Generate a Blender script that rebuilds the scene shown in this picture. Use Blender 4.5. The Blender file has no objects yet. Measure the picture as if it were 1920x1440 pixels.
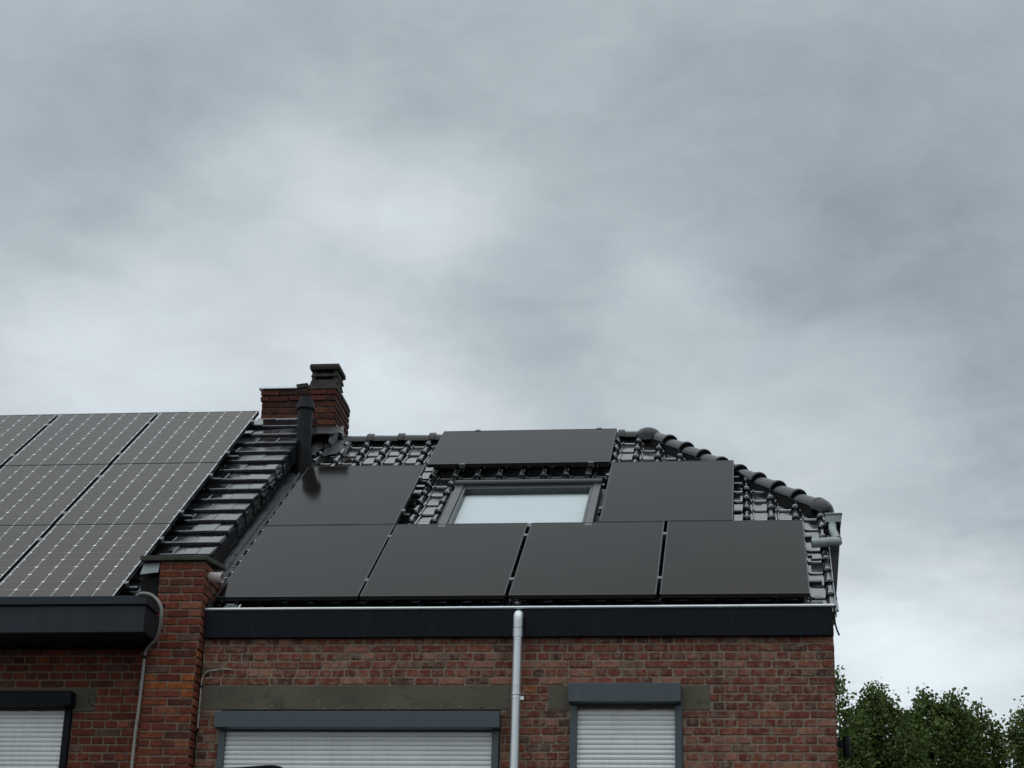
import bpy, bmesh, math, random
from mathutils import Vector, Matrix
random.seed(11)
PI = math.pi
sc = bpy.context.scene
col = sc.collection

# ------------------------------------------------------------------ camera
CAM = Vector((4.219, -14.57, 1.6))
YAW, PIT, ROL = math.radians(-7.3923), math.radians(21.1757), math.radians(1.56)
Fv = Vector((math.sin(YAW)*math.cos(PIT), math.cos(YAW)*math.cos(PIT), math.sin(PIT)))
R0 = Vector((math.cos(YAW), -math.sin(YAW), 0)); U0 = R0.cross(Fv)
Rv = R0*math.cos(ROL) + U0*math.sin(ROL); Uv = -R0*math.sin(ROL) + U0*math.cos(ROL)
cd = bpy.data.cameras.new('camera'); cam = bpy.data.objects.new('camera', cd); col.objects.link(cam)
cd.sensor_width = 36.0; cd.lens = 3696.47/1920*36; cd.clip_start = 0.1; cd.clip_end = 3000
m = Matrix((( Rv.x, Uv.x, -Fv.x, CAM.x), (Rv.y, Uv.y, -Fv.y, CAM.y), (Rv.z, Uv.z, -Fv.z, CAM.z), (0, 0, 0, 1)))
cam.matrix_world = m
sc.camera = cam

# ------------------------------------------------------------------ world: overcast sky
SUN_EL, SUN_AZ = math.radians(52), math.radians(200)     # azimuth clockwise from +Y
w = bpy.data.worlds.new('World'); sc.world = w; w.use_nodes = True
nt = w.node_tree; nt.nodes.clear()
def N(t, **k):
    n = nt.nodes.new(t)
    for a, b in k.items(): setattr(n, a, b)
    return n
def link(a, b): nt.links.new(a, b)
def mth(op, a, b=None, c=None):
    n = N('ShaderNodeMath', operation=op)
    for i, v in enumerate((a, b, c)):
        if v is None: continue
        if isinstance(v, (int, float)): n.inputs[i].default_value = v
        else: link(v, n.inputs[i])
    return n.outputs[0]
def vm(op, a, b=None):
    n = N('ShaderNodeVectorMath', operation=op)
    for i, v in enumerate((a, b)):
        if v is None: continue
        if isinstance(v, (tuple, Vector)): n.inputs[i].default_value = tuple(v)
        else: link(v, n.inputs[i])
    return n
tc = N('ShaderNodeTexCoord')
D = vm('NORMALIZE', tc.outputs['Generated']).outputs[0]
sep = N('ShaderNodeSeparateXYZ'); link(D, sep.inputs[0])
zc = mth('MAXIMUM', sep.outputs[2], 0.0)
inv = mth('DIVIDE', 1.0, mth('ADD', zc, 0.22))
cloudp = vm('SCALE', D); link(inv, cloudp.inputs['Scale'])          # flat cloud deck seen in perspective
def noise(vec, scale, detail, rough=.5, dist=0.0, seedv=(0, 0, 0)):
    n = N('ShaderNodeTexNoise'); n.inputs['Scale'].default_value = scale; n.inputs['Detail'].default_value = detail
    n.inputs['Roughness'].default_value = rough; n.inputs['Distortion'].default_value = dist
    link(vm('ADD', vec, seedv).outputs[0], n.inputs['Vector']); return n
wn = noise(cloudp.outputs[0], 9.0, 6, .5, 0, (3.1, 1.7, 0))
warp = vm('SUBTRACT', wn.outputs['Color'], (.5, .5, .5)).outputs[0]
wsc = vm('SCALE', warp); wsc.inputs['Scale'].default_value = .065
DW = vm('NORMALIZE', vm('ADD', D, wsc.outputs[0]).outputs[0]).outputs[0]
def bearing(az, el):
    az, el = math.radians(az), math.radians(el)
    return Vector((math.sin(az)*math.cos(el), math.cos(az)*math.cos(el), math.sin(el)))
# soft bright and dark cloud masses, the last one an unseen addition: azimuth from +Y, elevation, angular radius (degrees), strength
CLOUDS = [(-13.76, 26.6, 1.86, 0.14), (-10.12, 26.11, 1.4, 0.2), (-15.47, 26.62, 1.71, 0.06), (-12.02, 26.25, 3.1, 0.04), (-6.03, 27.84, 2.95, 0.05),
          (-19.05, 28.4, 3.41, -0.03), (-21.86, 21.71, 2.64, 0.13), (-18.35, 21.92, 2.33, 0.09), (-21.29, 19.65, 3.1, 0.1), (-16.55, 20.08, 2.48, 0.11),
          (-10.94, 20.74, 1.86, 0.19), (-8.35, 20.06, 1.86, 0.12), (-13.04, 21.25, 2.02, 0.09), (-2.74, 23.47, 1.86, 0.1), (-1.29, 18.75, 3.1, 0.1),
          (3.92, 20.48, 1.86, 0.1), (1.46, 19.02, 2.33, 0.05), (4.33, 12.76, 2.79, 0.27), (2.23, 13.84, 2.33, 0.12), (6.6, 13.0, 2.48, 0.13),
          (-9.12, 22.83, 2.02, -0.06), (-15.47, 30.56, 3.1, -0.05), (-7.88, 30.99, 3.88, -0.06), (1.76, 28.34, 4.65, -0.05), (6.7, 26.53, 4.65, -0.06),
          (4.09, 24.13, 2.64, -0.03), (3.59, 16.83, 1.86, -0.07), (6.98, 18.97, 3.1, -0.05), (-21.57, 24.48, 2.64, -0.06), (-5.08, 22.3, 1.86, -0.04),
          (11.52, 53.69, 10.85, -0.24)]  # last lobe: added above the view to dim the right panels' reflections
acc = None
for az_, el_, rad, amp in CLOUDS:
    c = bearing(az_, el_); k = 1/math.radians(rad)**2
    dp = vm('DOT_PRODUCT', DW, c).outputs['Value']
    g = mth('MULTIPLY', mth('EXPONENT', mth('MULTIPLY', mth('SUBTRACT', dp, 1.0), k)), amp)
    acc = g if acc is None else mth('ADD', acc, g)
n1 = noise(cloudp.outputs[0], 2.6, 5, .5, .2, (0, 0, 0))
n2 = noise(cloudp.outputs[0], 9.0, 5, .5, .4, (7, 2, 0))
n3 = noise(cloudp.outputs[0], 19.0, 9, .58, .9, (1, 9, 0))
lum = mth('ADD', mth('MULTIPLY', mth('SUBTRACT', n1.outputs[0], .5), .05), mth('MULTIPLY', mth('SUBTRACT', n2.outputs[0], .5), .17))
lum = mth('ADD', lum, mth('MULTIPLY', mth('SUBTRACT', n3.outputs[0], .5), .10))
lum = mth('ADD', lum, acc)
# CIE-like overcast brightening towards the zenith
zr = N('ShaderNodeMapRange', interpolation_type='SMOOTHSTEP'); zr.inputs['From Min'].default_value = .46; zr.inputs['From Max'].default_value = .84; zr.inputs['To Min'].default_value = .495; zr.inputs['To Max'].default_value = 1.10; link(zc, zr.inputs[0])
lum = mth('ADD', lum, zr.outputs[0])
lum = mth('MAXIMUM', lum, .12)
tint = N('ShaderNodeMixRGB'); tint.inputs[1].default_value = (.825, .975, 1.08, 1); tint.inputs[2].default_value = (.895, .99, 1.045, 1)
tf = N('ShaderNodeMapRange'); tf.inputs['From Min'].default_value = .28; tf.inputs['From Max'].default_value = .68; link(lum, tf.inputs[0]); link(tf.outputs[0], tint.inputs[0])
mauve = N('ShaderNodeMixRGB'); mauve.inputs[1].default_value = (.982, 1.006, 1.0, 1); mauve.inputs[2].default_value = (1.022, .993, 1.010, 1); link(n2.outputs['Color'], mauve.inputs[0])
cl = vm('SCALE', vm('MULTIPLY', tint.outputs[0], mauve.outputs[0]).outputs[0]); link(lum, cl.inputs['Scale'])
bgc = N('ShaderNodeBackground'); link(cl.outputs[0], bgc.inputs[0]); bgc.inputs[1].default_value = 1.0
sky = N('ShaderNodeTexSky', sky_type='NISHITA'); sky.sun_disc = False
sky.sun_elevation = SUN_EL; sky.sun_rotation = SUN_AZ
bgs = N('ShaderNodeBackground'); link(sky.outputs[0], bgs.inputs[0]); bgs.inputs[1].default_value = .08
mx = N('ShaderNodeMixShader'); mx.inputs[0].default_value = .95
link(bgs.outputs[0], mx.inputs[1]); link(bgc.outputs[0], mx.inputs[2])
wo = N('ShaderNodeOutputWorld'); link(mx.outputs[0], wo.inputs[0])

sl = bpy.data.lights.new('sun', 'SUN'); sl.energy = 0.5; sl.angle = math.radians(110); sl.color = (1, .97, .93)
so = bpy.data.objects.new('sun', sl); col.objects.link(so)
sd = Vector((math.sin(SUN_AZ)*math.cos(SUN_EL), math.cos(SUN_AZ)*math.cos(SUN_EL), math.sin(SUN_EL)))
so.rotation_euler = (-sd).to_track_quat('-Z', 'Y').to_euler(); so.location = sd*40
vs = sc.view_settings
sc.display_settings.display_device = 'sRGB'
vs.view_transform = 'Standard'; vs.look = 'None'; vs.gamma = 1; vs.exposure = 0; vs.use_curve_mapping = False

# ------------------------------------------------------------------ helpers
WL = {}
def wl(o): return WL.get(o.name, Vector((0, 0, 0))) if o else Vector((0, 0, 0))
def tag(o, label=None, cat=None, group=None, kind=None):
    if label: o['label'] = label
    if cat: o['category'] = cat
    if group: o['group'] = group
    if kind: o['kind'] = kind
    return o
def empty(name, loc, label=None, cat=None, group=None):
    o = bpy.data.objects.new(name, None); col.objects.link(o); o.location = loc; o.empty_display_size = .2
    WL[o.name] = Vector(loc); return tag(o, label, cat, group)
def put(name, me, parent=None, loc=(0, 0, 0), rot=None, scale=None):
    """link an object showing mesh `me` at a world location under `parent`"""
    o = bpy.data.objects.new(name, me); col.objects.link(o)
    if parent: o.parent = parent
    o.location = Vector(loc) - wl(parent); WL[o.name] = Vector(loc)
    if rot: o.rotation_euler = rot
    if scale: o.scale = scale
    return o
class MB:
    def __init__(s): s.v = []; s.f = []; s.c = []
    def add(s, v, f, c=None):
        b = len(s.v); s.v += [Vector(q) for q in v]; s.f += [[i+b for i in g] for g in f]
        s.c += [c]*len(f)
    def box(s, x0, x1, y0, y1, z0, z1, c=None):
        s.add([(x0, y0, z0), (x1, y0, z0), (x1, y1, z0), (x0, y1, z0), (x0, y0, z1), (x1, y0, z1), (x1, y1, z1), (x0, y1, z1)],
              [(0, 3, 2, 1), (4, 5, 6, 7), (0, 1, 5, 4), (1, 2, 6, 5), (2, 3, 7, 6), (3, 0, 4, 7)], c)
    def obox(s, o, ax, ay, az, x0, x1, y0, y1, z0, z1):
        b = len(s.v); s.box(x0, x1, y0, y1, z0, z1)
        for i in range(b, len(s.v)):
            q = s.v[i]; s.v[i] = Vector(o) + ax*q.x + ay*q.y + az*q.z
    def prism(s, poly, d):
        """poly: list of points, d: extrusion vector"""
        n = len(poly); d = Vector(d); a = [Vector(p) for p in poly]
        s.add(a + [p+d for p in a], [list(range(n))[::-1], list(range(n, 2*n))] + [[i, (i+1) % n, n+(i+1) % n, n+i] for i in range(n)])
    def tube(s, pts, r, n=12, cap=True, rs=None):
        pts = [Vector(p) for p in pts]; k = len(pts); rs = rs or [r]*k
        t0 = (pts[1]-pts[0]).normalized(); up = Vector((0, 0, 1)) if abs(t0.z) < .9 else Vector((0, 1, 0))
        a = t0.cross(up).normalized(); V = []
        for i, p in enumerate(pts):
            t = (pts[min(i+1, k-1)]-pts[max(i-1, 0)]).normalized()
            a = (a - t*a.dot(t)).normalized(); b = t.cross(a)
            V += [p + (a*math.cos(2*PI*j/n) + b*math.sin(2*PI*j/n))*rs[i] for j in range(n)]
        Fc = [[i*n+j, i*n+(j+1) % n, (i+1)*n+(j+1) % n, (i+1)*n+j] for i in range(k-1) for j in range(n)]
        if cap: Fc += [list(range(n))[::-1], list(range((k-1)*n, k*n))]
        s.add(V, Fc)
    def lathe(s, prof, c, n=20, axis='Z'):
        V = []
        for r, h in prof:
            for j in range(n):
                a = 2*PI*j/n
                q = (r*math.cos(a), r*math.sin(a), h) if axis == 'Z' else (h, r*math.cos(a), r*math.sin(a))
                V.append(Vector(c)+Vector(q))
        Fc = [[i*n+j, i*n+(j+1) % n, (i+1)*n+(j+1) % n, (i+1)*n+j] for i in range(len(prof)-1) for j in range(n)]
        s.add(V, Fc)
    def mesh(s, name, mat, smooth=False, bevel=0, ctr=None, angle=40):
        if ctr is None:
            lo = Vector([min(q[i] for q in s.v) for i in range(3)]); hi = Vector([max(q[i] for q in s.v) for i in range(3)]); ctr = (lo+hi)/2
        me = bpy.data.meshes.new(name); me.from_pydata([q-ctr for q in s.v], [], s.f)
        bm = bmesh.new(); bm.from_mesh(me); bmesh.ops.recalc_face_normals(bm, faces=bm.faces)
        if bevel:
            es = [e for e in bm.edges if len(e.link_faces) == 2 and e.calc_face_angle(0) > .5]
            bmesh.ops.bevel(bm, geom=es, offset=bevel, segments=2, affect='EDGES', profile=.5, clamp_overlap=True)
        bm.to_mesh(me); bm.free()
        if any(c is not None for c in s.c):
            at = me.color_attributes.new('tint', 'FLOAT_COLOR', 'CORNER')
            for p, c in zip(me.polygons, s.c):
                for li in p.loop_indices: at.data[li].color = c
        me.materials.append(mat)
        if smooth:
            me.shade_smooth(); me.set_sharp_from_angle(angle=math.radians(angle))
        return me, ctr
    def build(s, name, mat, parent=None, smooth=False, bevel=0, ctr=None, angle=40):
        me, c = s.mesh(name, mat, smooth, bevel, ctr, angle)
        return put(name, me, parent, c)
def B(*a):
    q = MB(); q.box(*a); return q

def smooth_path(P, k=5):
    P = [Vector(p_) for p_ in P]; out = []
    for i in range(len(P)-1):
        a_, b_, c_, d_ = P[max(i-1, 0)], P[i], P[i+1], P[min(i+2, len(P)-1)]
        for j in range(k):
            t = j/k; out.append(.5*((2*b_)+(c_-a_)*t+(2*a_-5*b_+4*c_-d_)*t*t+(3*b_-a_-3*c_+d_)*t**3))
    return out+[P[-1]]

# ------------------------------------------------------------------ materials
def mat(name, base, rough=.6, spec=.5, metal=0, var=.25, vscale=6.0, bump=0.0, bscale=40, ior=1.5, rvar=0, coat=0, dirt=None, dscale=2.0, dlo=.5, dhi=.7, stint=None, obj=False, smear=False, streak=None):
    M = bpy.data.materials.new(name); M.use_nodes = True; t = M.node_tree; p = t.nodes['Principled BSDF']
    p.inputs['Roughness'].default_value = rough; p.inputs['Metallic'].default_value = metal
    p.inputs['Specular IOR Level'].default_value = spec; p.inputs['IOR'].default_value = ior
    p.inputs['Coat Weight'].default_value = coat; p.inputs['Coat Roughness'].default_value = .08
    if stint: p.inputs['Specular Tint'].default_value = (*stint, 1)
    g = t.nodes.new('ShaderNodeNewGeometry')
    nn = t.nodes.new('ShaderNodeTexNoise'); nn.inputs['Scale'].default_value = vscale; nn.inputs['Detail'].default_value = 6
    t.links.new(g.outputs['Position'], nn.inputs['Vector'])
    r = t.nodes.new('ShaderNodeMapRange'); r.inputs['From Min'].default_value = .3; r.inputs['From Max'].default_value = .7
    r.inputs['To Min'].default_value = 1-var; r.inputs['To Max'].default_value = 1+var
    t.links.new(nn.outputs[0], r.inputs[0])
    mxx = t.nodes.new('ShaderNodeVectorMath'); mxx.operation = 'SCALE'; mxx.inputs[0].default_value = base
    t.links.new(r.outputs[0], mxx.inputs['Scale'])
    out = mxx.outputs[0]
    if dirt:
        n3 = t.nodes.new('ShaderNodeTexNoise'); n3.inputs['Scale'].default_value = dscale; n3.inputs['Detail'].default_value = 8; n3.inputs['Roughness'].default_value = .65
        t.links.new(g.outputs['Position'], n3.inputs['Vector'])
        r3 = t.nodes.new('ShaderNodeMapRange'); r3.inputs['From Min'].default_value = dlo; r3.inputs['From Max'].default_value = dhi
        t.links.new(n3.outputs[0], r3.inputs[0])
        mm = t.nodes.new('ShaderNodeMixRGB'); t.links.new(r3.outputs[0], mm.inputs[0]); t.links.new(out, mm.inputs[1]); mm.inputs[2].default_value = (*dirt, 1)
        out = mm.outputs[0]
    if streak:
        sv = t.nodes.new('ShaderNodeVectorMath'); sv.operation = 'MULTIPLY'; sv.inputs[1].default_value = (16, 16, 1.6); t.links.new(g.outputs['Position'], sv.inputs[0])
        s1 = t.nodes.new('ShaderNodeTexNoise'); s1.inputs['Scale'].default_value = 1; s1.inputs['Detail'].default_value = 7; t.links.new(sv.outputs[0], s1.inputs['Vector'])
        s2 = t.nodes.new('ShaderNodeMapRange'); s2.inputs['From Min'].default_value = .52; s2.inputs['From Max'].default_value = .75; s2.inputs['To Max'].default_value = .5; t.links.new(s1.outputs[0], s2.inputs[0])
        s3 = t.nodes.new('ShaderNodeMixRGB'); s3.inputs[2].default_value = (*streak, 1); t.links.new(s2.outputs[0], s3.inputs[0]); t.links.new(out, s3.inputs[1]); out = s3.outputs[0]
    t.links.new(out, p.inputs['Base Color'])
    if rvar:
        r2 = t.nodes.new('ShaderNodeMapRange'); r2.inputs['From Min'].default_value = .3; r2.inputs['From Max'].default_value = .7
        r2.inputs['To Min'].default_value = max(.02, rough-rvar); r2.inputs['To Max'].default_value = rough+rvar
        t.links.new(nn.outputs[0], r2.inputs[0]); t.links.new(r2.outputs[0], p.inputs['Roughness'])
    if obj:                                                   # piece to piece differences of the glaze
        oi = t.nodes.new('ShaderNodeObjectInfo'); ro = t.nodes.new('ShaderNodeMapRange'); ro.inputs['To Min'].default_value = rough*.6; ro.inputs['To Max'].default_value = rough*2.1
        t.links.new(oi.outputs['Random'], ro.inputs[0]); ad = t.nodes.new('ShaderNodeMath'); ad.operation = 'MULTIPLY'
        rn = t.nodes.new('ShaderNodeMapRange'); rn.inputs['From Min'].default_value = .3; rn.inputs['From Max'].default_value = .7; rn.inputs['To Min'].default_value = .6; rn.inputs['To Max'].default_value = 1.5
        t.links.new(nn.outputs[0], rn.inputs[0]); t.links.new(ro.outputs[0], ad.inputs[0]); t.links.new(rn.outputs[0], ad.inputs[1]); t.links.new(ad.outputs[0], p.inputs['Roughness'])
    if smear:                                                 # faint dust and dried rain film on the glass
        d1 = t.nodes.new('ShaderNodeTexNoise'); d1.inputs['Scale'].default_value = 1.3; d1.inputs['Detail'].default_value = 5
        mp = t.nodes.new('ShaderNodeVectorMath'); mp.operation = 'MULTIPLY'; mp.inputs[1].default_value = (.6, 3.5, 5.0); t.links.new(g.outputs['Position'], mp.inputs[0]); t.links.new(mp.outputs[0], d1.inputs['Vector'])
        d2 = t.nodes.new('ShaderNodeMapRange'); d2.inputs['From Min'].default_value = .42; d2.inputs['From Max'].default_value = .75; d2.inputs['To Max'].default_value = .55; t.links.new(d1.outputs[0], d2.inputs[0])
        dm = t.nodes.new('ShaderNodeMixRGB'); dm.inputs[2].default_value = (.016, .013, .011, 1); t.links.new(d2.outputs[0], dm.inputs[0]); t.links.new(out, dm.inputs[1]); t.links.new(dm.outputs[0], p.inputs['Base Color'])
    if bump:
        n2_ = t.nodes.new('ShaderNodeTexNoise'); n2_.inputs['Scale'].default_value = bscale; n2_.inputs['Detail'].default_value = 4
        t.links.new(g.outputs['Position'], n2_.inputs['Vector'])
        b = t.nodes.new('ShaderNodeBump'); b.inputs['Strength'].default_value = bump; b.inputs['Distance'].default_value = .01
        t.links.new(n2_.outputs[0], b.inputs['Height']); t.links.new(b.outputs[0], p.inputs['Normal'])
    return M
def brick_mat(name, per_object, smear_lo, smear_hi, mort):
    """brick colour from the object (or the tint of a joined brick), mottled; old mortar smeared over some of it"""
    M = bpy.data.materials.new(name); M.use_nodes = True; t = M.node_tree; p = t.nodes['Principled BSDF']
    L = t.links.new; nn = t.nodes.new
    if per_object: c = nn('ShaderNodeObjectInfo').outputs['Color']
    else:
        a = nn('ShaderNodeAttribute'); a.attribute_name = 'tint'; c = a.outputs['Color']
    g = nn('ShaderNodeNewGeometry')
    def nz(scale, det=6, rough=.6):
        q = nn('ShaderNodeTexNoise'); q.inputs['Scale'].default_value = scale; q.inputs['Detail'].default_value = det; q.inputs['Roughness'].default_value = rough
        L(g.outputs['Position'], q.inputs['Vector']); return q.outputs[0]
    def mr(x, a, b, lo, hi):
        q = nn('ShaderNodeMapRange'); q.inputs['From Min'].default_value = a; q.inputs['From Max'].default_value = b
        q.inputs['To Min'].default_value = lo; q.inputs['To Max'].default_value = hi; L(x, q.inputs[0]); return q.outputs[0]
    sc1 = nn('ShaderNodeVectorMath'); sc1.operation = 'SCALE'; L(c, sc1.inputs[0]); L(mr(nz(28), .3, .7, .6, 1.4), sc1.inputs['Scale'])
    m1 = nn('ShaderNodeMixRGB'); L(mr(nz(17, 8, .7), smear_lo, smear_hi, 0, .85), m1.inputs[0]); L(sc1.outputs[0], m1.inputs[1]); m1.inputs[2].default_value = (*mort, 1)
    m2 = nn('ShaderNodeMixRGB'); L(mr(nz(60, 5), .60, .72, 0, .6), m2.inputs[0]); L(m1.outputs[0], m2.inputs[1]); m2.inputs[2].default_value = (.03, .022, .02, 1)
    stv = nn('ShaderNodeVectorMath'); stv.operation = 'MULTIPLY'; stv.inputs[1].default_value = (7, 7, .9); L(g.outputs['Position'], stv.inputs[0])
    sn = nn('ShaderNodeTexNoise'); sn.inputs['Scale'].default_value = 1.0; sn.inputs['Detail'].default_value = 6; L(stv.outputs[0], sn.inputs['Vector'])
    m3 = nn('ShaderNodeMixRGB'); L(mr(sn.outputs[0], .54, .70, 0, .45), m3.inputs[0]); L(m2.outputs[0], m3.inputs[1]); m3.inputs[2].default_value = (.045, .036, .030, 1)
    L(m3.outputs[0], p.inputs['Base Color']); p.inputs['Roughness'].default_value = .85; p.inputs['Specular IOR Level'].default_value = .25
    b = nn('ShaderNodeBump'); b.inputs['Strength'].default_value = .6; b.inputs['Distance'].default_value = .006; L(nz(70, 6), b.inputs['Height']); L(b.outputs[0], p.inputs['Normal'])
    return M
MORT_R = (.255, .203, .155); MORT_L = (.20, .15, .11)
M = dict(
    brick_aged=brick_mat('brick_aged', True, .47, .66, MORT_R), brick_aged_s=brick_mat('brick_aged_joined', False, .47, .66, MORT_R),
    brick_red=brick_mat('brick_red', True, .60, .78, MORT_L), brick_red_s=brick_mat('brick_red_joined', False, .60, .78, MORT_L),
    mortar_r=mat('mortar_weathered', MORT_R, .95, .2, var=.25, vscale=14, bump=.6, bscale=90),
    mortar_l=mat('mortar_grey', MORT_L, .95, .2, var=.25, vscale=14, bump=.6, bscale=90),
    concrete=mat('concrete_lintel', (.118, .105, .078), .9, .2, var=.22, vscale=3, bump=.35, bscale=60, dirt=(.062, .058, .048), dscale=6, dlo=.52, dhi=.72),
    capstone=mat('cap_stone', (.06, .06, .048), .9, .3, var=.3, bump=.5),
    anthracite=mat('anthracite_paint', (.050, .068, .080), .38, .5, var=.06, vscale=3, rvar=.04, streak=(.072, .082, .086)),
    gutter_r=mat('dark_blue_grey_board', (.0056, .0080, .0125), .5, .12, var=.15, vscale=2, rvar=.06, streak=(.014, .017, .021)),
    gutter_l=mat('slate_blue_board', (.0135, .022, .030), .42, .28, var=.1, vscale=2, rvar=.06, streak=(.026, .034, .040)),
    zinc=mat('zinc', (.66, .70, .71), .30, .5, metal=.7, var=.06, vscale=5, rvar=.03, dirt=(.38, .40, .41), dscale=14, dlo=.58, dhi=.75),
    zinc_dull=mat('weathered_zinc', (.29, .32, .32), .5, .5, metal=.4, var=.25, vscale=9, rvar=.1),
    tile=mat('black_glazed_clay', (.008, .009, .010), .07, .5, var=.3, vscale=9, ior=3.6, rvar=.03, obj=True, bump=.04, bscale=18),
    rtile=mat('black_glazed_ridge', (.007, .008, .009), .15, .5, var=.3, vscale=9, ior=1.5, rvar=.05, bump=.05, bscale=18),
    ftile=mat('black_flat_tile', (.009, .010, .012), .085, .5, var=.3, vscale=9, ior=2.0, rvar=.05, bump=.05, bscale=14, obj=True),
    deck=mat('roof_underlay', (.01, .01, .011), .9, .2),
    mortar_soot=mat('sooty_mortar', (.085, .062, .05), .95, .2, var=.3, vscale=14, bump=.6, bscale=90),
    lime=mat('lime_run', (.17, .16, .13), .9, .2, var=.3, vscale=60),
    lead=mat('lead_flashing', (.045, .048, .050), .5, .5, metal=.2, var=.35, vscale=10, bump=.5, bscale=12, rvar=.12),
    lead_pale=mat('pale_flashing', (.26, .24, .21), .7, .4, var=.3, vscale=20, bump=.5, bscale=20),
    pglass=mat('panel_glass_black', (.009, .0065, .005), .10, .5, var=.1, vscale=2, ior=1.155, rvar=.02, stint=(1, .90, .85), smear=True),
    pframe=mat('panel_frame_black', (.012, .012, .013), .35, .5, var=.05),
    cell=mat('silicon_cell', (.043, .032, .021), .12, .5, var=.2, vscale=1.7, ior=1.22, rvar=.02, stint=(1, .93, .87)),
    sheet=mat('panel_backsheet', (.78, .79, .79), .25, .5, var=.05),
    alu=mat('aluminium', (.16, .165, .17), .45, .5, metal=.7, var=.1),
    shutter=mat('shutter_white', (.86, .88, .88), .45, .4, var=.05, vscale=4, streak=(.70, .71, .70)),
    shut_gap=mat('shutter_joint', (.05, .05, .05), .8, .2),
    black=mat('black_plastic', (.006, .007, .008), .5, .12, var=.15),
    vent=mat('dark_grey_plastic', (.008, .011, .0125), .5, .22, var=.15),
    pvc=mat('pale_pvc', (.50, .44, .42), .5, .4, var=.12, vscale=20),
    cable=mat('grey_conduit', (.26, .25, .235), .55, .4, var=.15, vscale=15),
    rust=mat('old_cable', (.34, .30, .25), .7, .3, var=.4, vscale=25),
    rwframe=mat('roof_window_grey', (.055, .057, .06), .35, .5, var=.08, rvar=.05),
    blind=mat('blind_fabric', (.70, .74, .75), .9, .1, var=.02),
    clay=mat('dark_stained_clay', (.045, .043, .035), .85, .3, var=.35, vscale=12, bump=.6, bscale=40),
    bark=mat('bark', (.05, .042, .033), .9, .2, var=.3),
    ground=mat('ground_paving', (.09, .087, .08), .9, .2, var=.2, vscale=.6),
    asphalt=mat('asphalt', (.05, .05, .05), .9, .3, var=.2, vscale=3),
    plaster=mat('grey_render', (.15, .14, .13), .9, .2, var=.2))
# clear glass: reflects by Fresnel, lets the rest through
g = bpy.data.materials.new('clear_glass'); g.use_nodes = True; t = g.node_tree; t.nodes.clear()
a = t.nodes.new('ShaderNodeBsdfTransparent'); a.inputs[0].default_value = (.95, .975, .975, 1)
b = t.nodes.new('ShaderNodeBsdfGlossy'); b.inputs['Roughness'].default_value = .02
lw = t.nodes.new('ShaderNodeLayerWeight'); lw.inputs[0].default_value = .5
f5 = t.nodes.new('ShaderNodeMath'); f5.operation = 'POWER'; f5.inputs[1].default_value = 5; t.links.new(lw.outputs['Facing'], f5.inputs[0])
f = t.nodes.new('ShaderNodeMath'); f.operation = 'MULTIPLY_ADD'; f.inputs[1].default_value = .96; f.inputs[2].default_value = .04; t.links.new(f5.outputs[0], f.inputs[0])
x = t.nodes.new('ShaderNodeMixShader'); o = t.nodes.new('ShaderNodeOutputMaterial')
t.links.new(f.outputs[0], x.inputs[0]); t.links.new(a.outputs[0], x.inputs[1]); t.links.new(b.outputs[0], x.inputs[2]); t.links.new(x.outputs[0], o.inputs[0])
M['glass'] = g
# leaves: diffuse with some light coming through, per-clump colour
g = bpy.data.materials.new('poplar_leaf'); g.use_nodes = True; t = g.node_tree; t.nodes.clear()
at = t.nodes.new('ShaderNodeAttribute'); at.attribute_name = 'tint'
d = t.nodes.new('ShaderNodeBsdfDiffuse'); tr = t.nodes.new('ShaderNodeBsdfTranslucent'); gl = t.nodes.new('ShaderNodeBsdfGlossy'); gl.inputs['Roughness'].default_value = .45
gl.inputs[0].default_value = (.5, .5, .5, 1)
t.links.new(at.outputs['Color'], d.inputs[0]); t.links.new(at.outputs['Color'], tr.inputs[0])
x = t.nodes.new('ShaderNodeMixShader'); x.inputs[0].default_value = .3; t.links.new(d.outputs[0], x.inputs[1]); t.links.new(tr.outputs[0], x.inputs[2])
x2 = t.nodes.new('ShaderNodeMixShader'); x2.inputs[0].default_value = .04; t.links.new(x.outputs[0], x2.inputs[1]); t.links.new(gl.outputs[0], x2.inputs[2])
o = t.nodes.new('ShaderNodeOutputMaterial'); t.links.new(x2.outputs[0], o.inputs[0])
M['leaf'] = g

# ------------------------------------------------------------------ setting: ground, road, pavement
tag(B(-800, 800, -800, 800, -.3, 0).build('ground', M['ground']), kind='structure')
tag(B(-60, 60, -13.2, -4.2, .004, .008).build('road', M['asphalt']), kind='structure')
tag(B(-60, 60, -4.2, -.02, .004, .12).build('pavement', M['ground'], bevel=.01), kind='structure')

# ------------------------------------------------------------------ brickwork
def brick_mesh(name, L_, H_, m, seed):
    """one worn brick face (depth 0.05), uneven outline, softened arris; centred on its face"""
    rnd = random.Random(seed); ring = []
    def J(a): return rnd.uniform(-a, a)
    hx, hz = L_/2, H_/2; c = .006
    pts = [(-hx+c, -hz), (-hx*.3, -hz), (hx*.35, -hz), (hx-c, -hz), (hx, -hz+c), (hx, hz-c), (hx-c, hz), (hx*.3, hz), (-hx*.35, hz), (-hx+c, hz), (-hx, hz-c), (-hx, -hz+c)]
    ring = [(px_+J(.0018), pz_+J(.002)) for px_, pz_ in pts]; n = len(ring)
    V = [(a_, .05, b_) for a_, b_ in ring] + [(a_, .003, b_) for a_, b_ in ring] + [(a_*(1-.004/hx), J(.0009), b_*(1-.0045/hz)) for a_, b_ in ring]
    Fc = [[k*n+i, k*n+(i+1) % n, (k+1)*n+(i+1) % n, (k+1)*n+i] for k in (0, 1) for i in range(n)] + [list(range(2*n, 3*n))]
    q = MB(); q.add(V, Fc); return q.mesh(name, m, ctr=Vector((0, 0, 0)))[0]
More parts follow.
